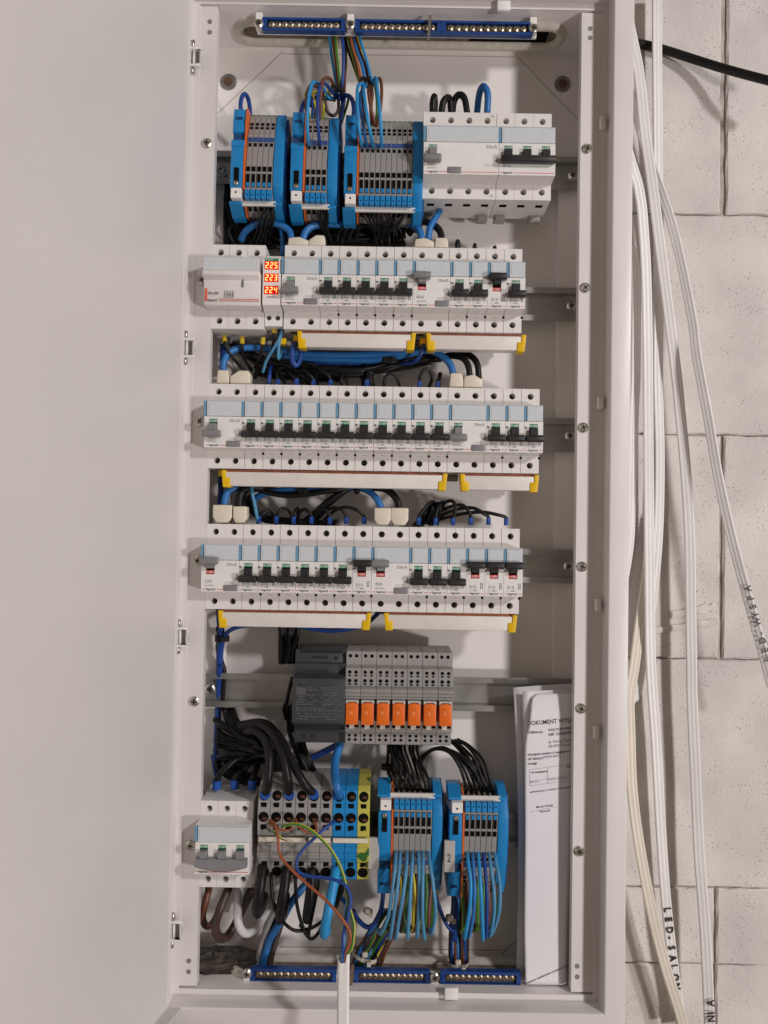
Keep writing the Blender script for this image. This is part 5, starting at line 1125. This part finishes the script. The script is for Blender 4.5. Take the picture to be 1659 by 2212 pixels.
# thin cores coming from the stripped white cable in front
wc = thing('stripped_cable', 'white flat cable with stripped brown, blue and yellow green cores in front', 'cable', Z('N', 1135, 340, -128))
def core(col, r, pts, nm='core', n=8):
    o0 = Vector(Z('N', 1135, 340, -128))
    sp = [p - o0 for p in smoothpath([Z(*q) for q in pts])]
    MB().tube(sp, r, n, uv=(col == 'yellowgreen')).build(nm, W_(col), wc, smooth=True)
core('orangebrown', 1.4, [('K', 742, 462, -74), ('K', 800, 520, -84), ('K', 818, 620, -92), ('K', 835, 760, -98), ('K', 920, 870, -104), ('K', 1060, 1000, -112), ('K', 1220, 1140, -120), ('K', 1340, 1280, -126), ('K', 1405, 1390, -128), ('N', 1172, 240, -128), ('N', 1150, 300, -128), ('N', 1140, 370, -128)])
core('darkblue', 1.5, [('K', 1300, 478, -74), ('K', 1230, 520, -84), ('K', 1120, 620, -92), ('K', 1010, 730, -98), ('K', 970, 820, -102), ('K', 985, 895, -106), ('K', 1070, 932, -108), ('K', 1250, 955, -112), ('K', 1370, 1010, -116), ('K', 1412, 1120, -120), ('K', 1390, 1260, -124), ('K', 1355, 1400, -126), ('N', 1132, 260, -128), ('N', 1135, 370, -128)])
core('yellowgreen', 1.45, [('K', 850, 530, -86), ('K', 905, 512, -92), ('K', 985, 512, -96), ('K', 1090, 560, -100), ('K', 1220, 680, -104), ('K', 1310, 820, -108), ('K', 1365, 980, -112), ('K', 1392, 1150, -118), ('K', 1435, 1310, -124), ('N', 1196, 180, -126), ('N', 1185, 270, -128), ('N', 1160, 310, -128), ('N', 1150, 370, -128)], n=12)
core('skyblue', 1.4, [('K', 1375, 1010, -108), ('K', 1385, 1120, -116), ('K', 1362, 1290, -122), ('N', 1138, 230, -127), ('N', 1130, 300, -128), ('N', 1128, 370, -128)])
core('orangebrown', 1.0, [('K', 742, 500, -78), ('K', 800, 540, -84), ('K', 880, 560, -86), ('K', 940, 540, -82)], 'copper_end')
core('orangebrown', 1.2, [('K', 960, 455, -76), ('K', 980, 520, -84), ('K', 1040, 565, -88), ('K', 1110, 580, -86), ('K', 1135, 540, -82), ('K', 1110, 480, -76)], 'core_end')
core('yellowgreen', 1.2, [('K', 775, 565, -86), ('K', 810, 595, -88), ('K', 855, 632, -90)], 'core_end', 12)
core('orangebrown', .6, [('K', 855, 632, -90), ('K', 895, 648, -92)], 'copper_end')
b = MB(); a0 = Vector(Z('N', 1135, 340, -128)); prev = None
cs_ = [(-6.2, 0), (-5.6, -1.6), (-3.4, -2.2), (-2.0, -1.8), (0, -2.3), (2.0, -1.8), (3.4, -2.2), (5.6, -1.6), (6.2, 0), (5.6, 1.8), (0, 2.3), (-5.6, 1.8)]
path = smoothpath([Z('N', 1136, 335, -128), Z('N', 1134, 440, -130), Z('N', 1133, 560, -133), Z('N', 1132, 740, -138), Z('N', 1130, 900, -142)], 6)
for i, p in enumerate(path):
    for q, (u_, v_) in enumerate(cs_):
        zo = 0
        if i == 0: zo = (7 if u_ > 2 else (3 if u_ < -4 else -4 - random.random()*3))*.6
        b.v.append((p.x-a0.x+u_*.86, p.y-a0.y+v_, p.z-a0.z+zo))
k = len(cs_)
for i in range(len(path)-1):
    for q in range(k): q2 = (q+1) % k; b.f.append((i*k+q, i*k+q2, (i+1)*k+q2, (i+1)*k+q))
sh = b.build('sheath', cablew, wc, smooth=True)
# blue wires hanging from the bottom blocks
HG = 'light blue wires hanging from the left bottom block'
hang = ([(265, 745, -62), (262, 800, -76), (250, 920, -88), (215, 1170, -90), (165, 1285, -80), (150, 1260, -60)], [(292, 745, -62), (288, 820, -78), (272, 1000, -92), (228, 1300, -88), (220, 1290, -66)], [(335, 745, -62), (334, 820, -78), (318, 980, -92), (284, 1190, -92), (264, 1318, -84), (262, 1280, -62)],
        [(372, 745, -62), (370, 820, -78), (358, 1020, -92), (340, 1305, -88), (345, 1270, -64)], [(410, 745, -62), (412, 820, -78), (418, 1010, -92), (404, 1295, -88), (404, 1260, -64)], [(440, 745, -62), (440, 820, -78), (438, 1000, -94), (438, 1200, -94), (452, 1322, -86), (450, 1280, -62)], [(476, 745, -62), (482, 810, -76), (505, 960, -88), (522, 1150, -88), (496, 1285, -80), (480, 1250, -62)])
for k, pts in enumerate(hang): wire('light blue wire hanging from the left bottom block, %s from the left' % ORD[k], 'skyblue', 1.75, 'L', pts, HG)
hang2 = ([(728, 750, -62), (735, 820, -78), (752, 960, -90), (745, 1120, -90), (714, 1312, -84), (712, 1280, -62)], [(765, 750, -62), (768, 830, -78), (778, 1000, -90), (768, 1170, -88), (742, 1305, -80), (735, 1270, -60)], [(800, 750, -62), (806, 830, -78), (818, 1000, -92), (832, 1312, -86), (826, 1280, -62)],
         [(835, 750, -62), (842, 830, -76), (857, 1000, -88), (855, 1295, -82), (850, 1270, -60)], [(872, 750, -62), (882, 840, -78), (903, 1010, -88), (905, 1150, -88), (880, 1300, -80), (870, 1270, -60)], [(908, 750, -62), (918, 830, -78), (942, 970, -88), (938, 1140, -88), (900, 1270, -80), (880, 1290, -66)])
cols2 = ['cyan', 'blue', 'cyan', 'darkblue', 'skyblue', 'skyblue']
for k, pts in enumerate(hang2): wire('%s wire hanging from the right bottom block, %s from the left' % ({'cyan': 'bright blue', 'blue': 'blue', 'darkblue': 'dark blue', 'skyblue': 'light blue'}[cols2[k]], ORD[k]), cols2[k], 1.75, 'L', pts, 'blue wires hanging from the right bottom block')
bundle(12, ['brown', 'yellowgreen', 'darkbrown', 'green', 'brown', 'yellowgreen'], 1.6, 'L', [(265, 500, 860, 860, -50), (270, 510, 980, 980, -62), (270, 500, 1150, 1150, -68), (250, 490, 1270, 1270, -60), (200, 420, 1240, 1240, -46)], ['%s wire behind the light blue ones, %s from the left' % (('brown', 'yellow green', 'dark brown', 'dull green', 'rust brown', 'striped earth')[i % 6], (ORD + ['last'])[i]) for i in range(12)], 'brown and green wires behind the left hanging ones', jit=8, nn=10)
bundle(8, ['yellowgreen', 'brown', 'darkbrown', 'yellowgreen', 'green', 'brown', 'darkbrown', 'yellowgreen'], 1.6, 'L', [(705, 930, 870, 870, -48), (700, 940, 1000, 1000, -58), (705, 930, 1150, 1150, -58), (700, 900, 1280, 1250, -50), (690, 780, 1270, 1230, -38)], 'brown or green wire behind the right block\'s hanging blue wires', 'brown and green wires behind the right hanging ones', jit=7, nn=10)
# gathered bundles going to the bottom opening
bundle(12, ['brown', 'blue', 'darkbrown', 'yellowgreen', 'brown', 'skyblue', 'green', 'brown', 'darkblue', 'yellow', 'darkbrown', 'brown'], 1.7, 'L', [(180, 320, 1110, 1190, -36), (120, 260, 1220, 1280, -38), (60, 210, 1320, 1370, -38), (0, 165, 1430, 1470, -34), (-30, 140, 1530, 1560, -30)], ['%s wire in the tied bundle at the bottom centre, %s of twelve' % (('brown', 'blue', 'dark brown', 'yellow green', 'brown', 'light blue', 'green', 'brown', 'dark blue', 'yellow', 'dark brown', 'brown')[i], (ORD + ['last'])[i]) for i in range(12)], 'tied wire bundle at the bottom centre', jit=8, jy=5, nn=10)
bundle(9, ['darkbrown', 'darkblue', 'brown', 'blue', 'green', 'darkbrown', 'brown', 'darkblue', 'darkbrown'], 1.7, 'L', [(640, 730, 940, 1000, -30), (630, 740, 1100, 1120, -34), (622, 735, 1250, 1250, -34), (620, 735, 1400, 1400, -32), (620, 730, 1520, 1520, -28)], ['%s wire in the upright bundle under the right bottom block, %s of nine' % (('dark brown', 'dark blue', 'brown', 'blue', 'green', 'dark brown', 'brown', 'dark blue', 'dark brown')[i], ORD[i]) for i in range(9)], 'upright wire bundle under the right bottom block', jit=6, jy=5, nn=10)
wire('dark blue wire sagging between the two bottom blocks', 'darkblue', 1.9, 'L', [(505, 985, -36), (535, 1080, -42), (580, 1200, -44), (630, 1265, -42), (660, 1210, -38), (670, 1000, -34)])
wire('thick dark blue wire feeding the left bottom block', 'darkblue', 2.3, 'L', [(-20, 1130, -30), (20, 1200, -34), (80, 1245, -40), (140, 1200, -44), (172, 1100, -44), (185, 960, -42)])
wire('dark blue wire from the right block\'s foot', 'darkblue', 2.4, 'L', [(660, 970, -40), (655, 1080, -44), (650, 1230, -42), (645, 1330, -38)])
for (x_, y_, a_, nm) in ((80, 1140, .3, 'white cable tie head beside the sagging dark blue wire'), (60, 1425, .3, 'white cable tie round the bundle at the bottom centre'), (670, 1475, 0, 'white cable tie round the upright bundle near the bottom'), (620, 1185, 0, 'small white tie between the two bottom blocks')):
    tie(nm, 'L', x_, y_, -36 if 'round' in nm else -42, (13 if x_ < 100 else 11) if 'round' in nm else 5, 4, tie_w, a_*-1)
    p = Z('L', x_, y_, -52); MBo = MB().box(-2.8, 2.8, -1.6, 1.6, -2.6, 2.6).build('tie_head', tie_w, None, None, bevel=1.2, seg=2)
    tt = [o for o in C.objects if o.get('label') == nm][0]; MBo.parent = tt; MBo.location = (Vector(p)*MM - tt.location)

# ================================================================== PAPERS
def sheet(name, label, fn, nu, nv, off=None):
    b = MB()
    for j in range(nv+1):
        for i in range(nu+1): b.v.append(fn(i/nu, j/nv))
    for j in range(nv):
        for i in range(nu): a = j*(nu+1)+i; b.f.append((a, a+1, a+nu+2, a+nu+1))
    n = len(b.v)
    b.v += [(x, y+.18, z) for x, y, z in b.v[:n]]
    for j in range(nv):
        for i in range(nu): a = n + j*(nu+1)+i; b.f.append((a, a+nu+1, a+nu+2, a+1))
    rim = [i for i in range(nu+1)] + [j*(nu+1)+nu for j in range(1, nv+1)] + [nv*(nu+1)+i for i in range(nu-1, -1, -1)] + [j*(nu+1) for j in range(nv-1, 0, -1)]
    for i in range(len(rim)): a, c = rim[i], rim[(i+1) % len(rim)]; b.f.append((a, c, n+c, n+a))
    return tag(b.build(name, paper, None, smooth=True), label, 'paper')
pA = P(1108, 1484, -38); pB = P(1114, 2138, -40)
def rear(u, v):
    x0 = pA[0] + (pB[0]-pA[0])*(1-v) + 4*math.sin(math.pi*(1-v)); z0 = pB[2] + (pA[2]-pB[2])*v
    return (x0 + (197-x0)*u, -30 - 10*(1-u)**2 + 4*math.sin(5*v)*(1-u)*.3, z0 + 3*u)
sheet('paper_sheet', 'blank rear paper sheet standing in the lower right corner', rear, 8, 20)
mA = Z('T', 258, 240, -46); mB = Z('T', 300, 1500, -46)
def middle(u, v):
    x0 = mB[0] + (mA[0]-mB[0])*v; z0 = mB[2] + (mA[2]-mB[2])*v
    return (x0 + (196-x0)*u, -44 - 3*(1-u)*v, z0 + 2*u)
sheet('paper_sheet', 'folded paper sheet peeking out above the printed document', middle, 8, 14)
LE = [Z('T', 300, 4170, -52), Z('T', 285, 3400, -52), Z('T', 296, 2300, -52), Z('T', 300, 1000, -52), Z('T', 350, 700, -52), Z('T', 392, 400, -52), Z('T', 415, 325, -52), Z('T', 470, 292, -52)]
LS = smoothpath(LE, 6); ztop = LE[-1][2]; zbot = -479.0
def front(u, v):
    z = zbot + (ztop-zbot)*v
    left = min(LS, key=lambda q: abs(q.z-z)).x
    x = left + (196-left)*u
    yb = -54 + 2*math.sin(2.4*v)
    curl = max(0, u - (.60 + .30*v))**2*190 + (0 if v < .92 else ((v-.92)*60*(1-u)))
    return (x, min(yb + curl, -33), z + 2.4*u*v)
doc = sheet('document', 'printed delivery document curled in the lower right corner', front, 24, 70)
inkm = mat('document_ink', (.07, .07, .08), .6); inkf = mat('faint_document_ink', (.30, .30, .32), .6)
def doc_y(z): return -54 + 2*math.sin(2.4*(z-zbot)/(ztop-zbot)) - .25
def dtext(body, zx, zy, size, mt=inkm, bold=0.02, ang=6.5, sx=1):
    p = Z('T', zx, zy, -53); yd = doc_y(p[2])
    text(body, size, mt, doc, (p[0], yd, p[2]), sx=sx, bold=bold, rot=(math.pi/2, -R(ang), 0))
dtext('DOKUMENT WYDANIA', 330, 706, 6.14, bold=.09, ang=5.5, sx=.86)
dtext('Odbiorca:', 335, 815, 3.71, bold=.06, ang=4); dtext('VOLTON INSTALACJE', 612, 786, 3.84, bold=.06); dtext('NIP: 5252857877', 612, 848, 3.84, bold=.06)
dtext('ul. Nowy Świat 33', 612, 945, 3.84, inkf, bold=.05); dtext('00-029 Warszawa', 616, 1004, 3.84, inkf, bold=.05)
dtext('Wydanie towaru z magazynu: 1', 338, 1116, 3.46, bold=.06); dtext('Nr faktury:', 338, 1174, 3.46, bold=.06); dtext('F/018146/25', 548, 1146, 3.46, inkf, bold=.03); dtext('Uwagi:', 338, 1236, 3.46, bold=.06)
dtext('Nr katalogowy', 384, 1350, 2.69, bold=.05); dtext('Nazwa', 850, 1270, 2.69, bold=.05)
dtext('58/97/13', 362, 1482, 2.69, inkf, 0); dtext('Zasilacz 60W 24V', 606, 1444, 2.69, inkf, 0)
dtext('wydrukowano w cenach: Ceny sprzedaży', 358, 1612, 2.69, bold=.02, ang=8)
dtext('Marcin Wójcik', 450, 1815, 2.82, bold=.02, ang=8); dtext('Wystawił', 492, 1874, 2.82, bold=.02, ang=8)
def dline(x0, y0, x1, y1, w=.14, mt=inkf):
    a = Vector(Z('T', x0, y0, -53)); c = Vector(Z('T', x1, y1, -53)); a.y = doc_y(a.z); c.y = doc_y(c.z); d_ = (c-a).normalized(); n_ = Vector((-d_.z, 0, d_.x))*w
    b = MB(); b.v += [tuple(a+n_), tuple(c+n_), tuple(c-n_), tuple(a-n_)]; b.f.append((0, 1, 2, 3)); b.build('rule', mt, doc)
dline(355, 1300, 900, 1225); dline(355, 1300, 365, 1515); dline(600, 1266, 605, 1480); dline(355, 1455, 920, 1372); dline(365, 1515, 920, 1440); dline(368, 1866, 730, 1795)
a_ = Z('O', 862, 494, -54.8); c_ = Z('O', 1060, 408, -54.8)
text('Dokument wydrukowano z programu magazynowego', 2.6, inkm, doc, (a_[0], doc_y(a_[2]), a_[2]), rot=(math.pi/2, -math.atan2(c_[2]-a_[2], c_[0]-a_[0]), 0), bold=.05)

# ================================================================== FLAT CABLES ON THE WALL
def flat_cable(label, pts, width, mt=cablew, thick=3.4, twist=0.0, name='flat_cable', ridges=True):
    pp = smoothpath([p[1:] if p[0] == 'mm' else Z(*p) for p in pts], 6)
    hw = width/2; t = thick/2
    prof = [(-hw, 0), (-hw*.93, -t*.8), (-hw*.70, -t), (-hw*.42, -t*.62), (-hw*.28, -t*.66), (0, -t), (hw*.28, -t*.66), (hw*.42, -t*.62), (hw*.70, -t), (hw*.93, -t*.8), (hw, 0), (hw*.9, t), (-hw*.9, t)]
    b = MB(); k = len(prof)
    for i, p in enumerate(pp):
        d_ = (pp[min(i+1, len(pp)-1)] - pp[max(i-1, 0)]).normalized()
        w_ = d_.cross(Vector((0, 1, 0))).normalized(); tw = twist if not callable(twist) else twist(i/(len(pp)-1))
        if w_.x < 0: w_ = -w_
        nrm = Vector((0, 1, 0)); w2 = w_*math.cos(tw) + nrm*math.sin(tw); n2 = nrm*math.cos(tw) - w_*math.sin(tw)
        for u_, v_ in prof: b.v.append(tuple(p + w2*u_ + n2*v_))
    for i in range(len(pp)-1):
        for q in range(k): q2 = (q+1) % k; b.f.append((i*k+q, i*k+q2, (i+1)*k+q2, (i+1)*k+q))
    o = b.build(name, mt, None, smooth=True); tag(o, label, 'cable', 'white flat cables on the wall')
    return o, pp
f1, p1 = flat_cable('straight white flat cable rising past the top edge', [('Q', 422, -60, -13), ('Q', 424, 400, -13), ('Q', 428, 900, -9), ('Q', 432, 1400, -5), ('Q', 428, 2100, -4), ('R', 462, 300, -5), ('R', 470, 650, -6), ('R', 460, 1100, -7), ('R', 425, 1500, -5), ('R', 375, 1800, -3), ('R', 325, 2100, -3), ('S', 285, 160, -3), ('mm', 241, -3, -330), ('mm', 238, -3, -700)], 10.6)
f2, p2 = flat_cable('white flat cable marked NIA near the lower right corner', [('mm', 234, -22, 640), ('mm', 236, -22, 540), ('Q', 318, 420, -21), ('Q', 352, 750, -19), ('Q', 398, 1080, -17), ('Q', 440, 1420, -14), ('Q', 495, 1850, -14), ('Q', 540, 2212, -15), ('R', 592, 300, -16), ('R', 630, 700, -18), ('R', 655, 1100, -20), ('R', 662, 1500, -20), ('R', 668, 1900, -20), ('S', 706, 100, -20), ('S', 728, 600, -20), ('S', 752, 1100, -22), ('S', 790, 1600, -24), ('S', 815, 2100, -26), ('S', 824, 2330, -26)], 10.8, twist=-.25)
f3, p3 = flat_cable('white flat cable marked LED-WYSPA leading off to the right', [('mm', 233, -9, 640), ('mm', 234, -9, 500), ('Q', 340, 790, -9), ('Q', 410, 1010, -10), ('Q', 500, 1270, -14), ('Q', 570, 1560, -20), ('Q', 632, 1880, -26), ('R', 700, 0, -32), ('R', 770, 380, -38), ('R', 835, 760, -42), ('R', 915, 1120, -46), ('R', 1010, 1480, -50), ('R', 1100, 1800, -54), ('R', 1170, 2060, -56)], 9.6, twist=-.55)
f4, p4 = flat_cable('white flat cable marked LED-SALON beside the cabinet', [('mm', 238, -23, 640), ('mm', 238, -22, 500), ('mm', 239, -18, 395), ('Q', 318, 1100, -13), ('Q', 345, 1330, -12), ('Q', 362, 1650, -12), ('Q', 370, 2100, -12), ('R', 398, 300, -12), ('R', 402, 800, -12), ('R', 406, 1300, -12), ('R', 412, 1800, -12), ('S', 444, 0, -12), ('S', 472, 400, -12), ('S', 496, 850, -12), ('S', 528, 1330, -12), ('S', 566, 1700, -12), ('S', 605, 2000, -10), ('S', 640, 2260, -10)], 10.9)
f5, p5 = flat_cable('cream flat cable crossing in front of the LED-SALON cable', [('R', 412, 1000, -1), ('R', 392, 1350, -3), ('R', 350, 1640, -5), ('R', 310, 1950, -10), ('S', 296, 60, -14), ('S', 300, 300, -18), ('S', 312, 650, -20), ('S', 348, 960, -22), ('S', 405, 1290, -24), ('S', 470, 1600, -24), ('S', 545, 1880, -24), ('S', 620, 2120, -24), ('S', 668, 2300, -24)], 11.2, cablec)
f6, p6 = flat_cable('white flat cable hugging the cabinet\'s right edge', [('mm', 233, -3, 600), ('mm', 233, -3, 350), ('mm', 238, -3, 280), ('Q', 292, 1500, -3), ('Q', 300, 2100, -3), ('R', 308, 400, -3), ('R', 300, 750, -3), ('R', 282, 1150, -3), ('mm', 240, -3, -200), ('mm', 234, -3, -700)], 10.2)
def write_on(o, path, s, first, last, up, size, lift, side=0.0, sx=1.15, bold=.38):
    (a, b_) = (Vector(Z(*first)), Vector(Z(*last)))
    n = len(s)
    for i, ch in enumerate(s):
        if ch == ' ': continue
        q = a + (b_-a)*(i/(n-1))
        j = min(range(len(path)), key=lambda m_: abs(path[m_].z - q.z))
        d_ = (path[min(j+1, len(path)-1)] - path[max(j-1, 0)]).normalized()
        if (d_.z < 0) == up: d_ = -d_
        th = math.atan2(d_.z, d_.x); pc = path[j]
        perp = Vector((-d_.z, 0, d_.x))
        base = Vector((pc.x + (q.z-pc.z)*d_.x/d_.z, pc.y - lift, q.z)) - perp*size*.36 + perp*side - d_*size*.3*sx
        text(ch, size, marker, o, tuple(base), sx=sx, bold=bold, rot=(math.pi/2, -th, 0))
write_on(f4, p4, 'LED-SALON', ('S', 545, 1460, -12), ('S', 618, 1960, -12), False, 10.2, 2.4, .5, sx=.9)
write_on(f3, p3, 'LED-WYSPA', ('R', 1128, 1880, -55), ('R', 990, 1450, -50), True, 9.2, 5.0, 0, sx=.9)
write_on(f2, p2, '-NIA', ('S', 812, 2216, -26), ('S', 805, 2060, -26), True, 10.2, 4.0, 0, sx=.9)
# black cable leaving to the right
ob = MB().tube(smoothpath([(226, -3, Z('Q', 240, 240, -3)[2]), Z('Q', 320, 254, -3), Z('Q', 460, 288, -4), Z('Q', 640, 345, -10), Z('Q', 800, 395, -20), Z('Q', 1000, 450, -36), Z('Q', 1200, 500, -46)], 6), 4.4, 14).build('black_cable', W_('black'), None, smooth=True)
tag(ob, 'thick black cable running off to the upper right over the wall', 'cable')
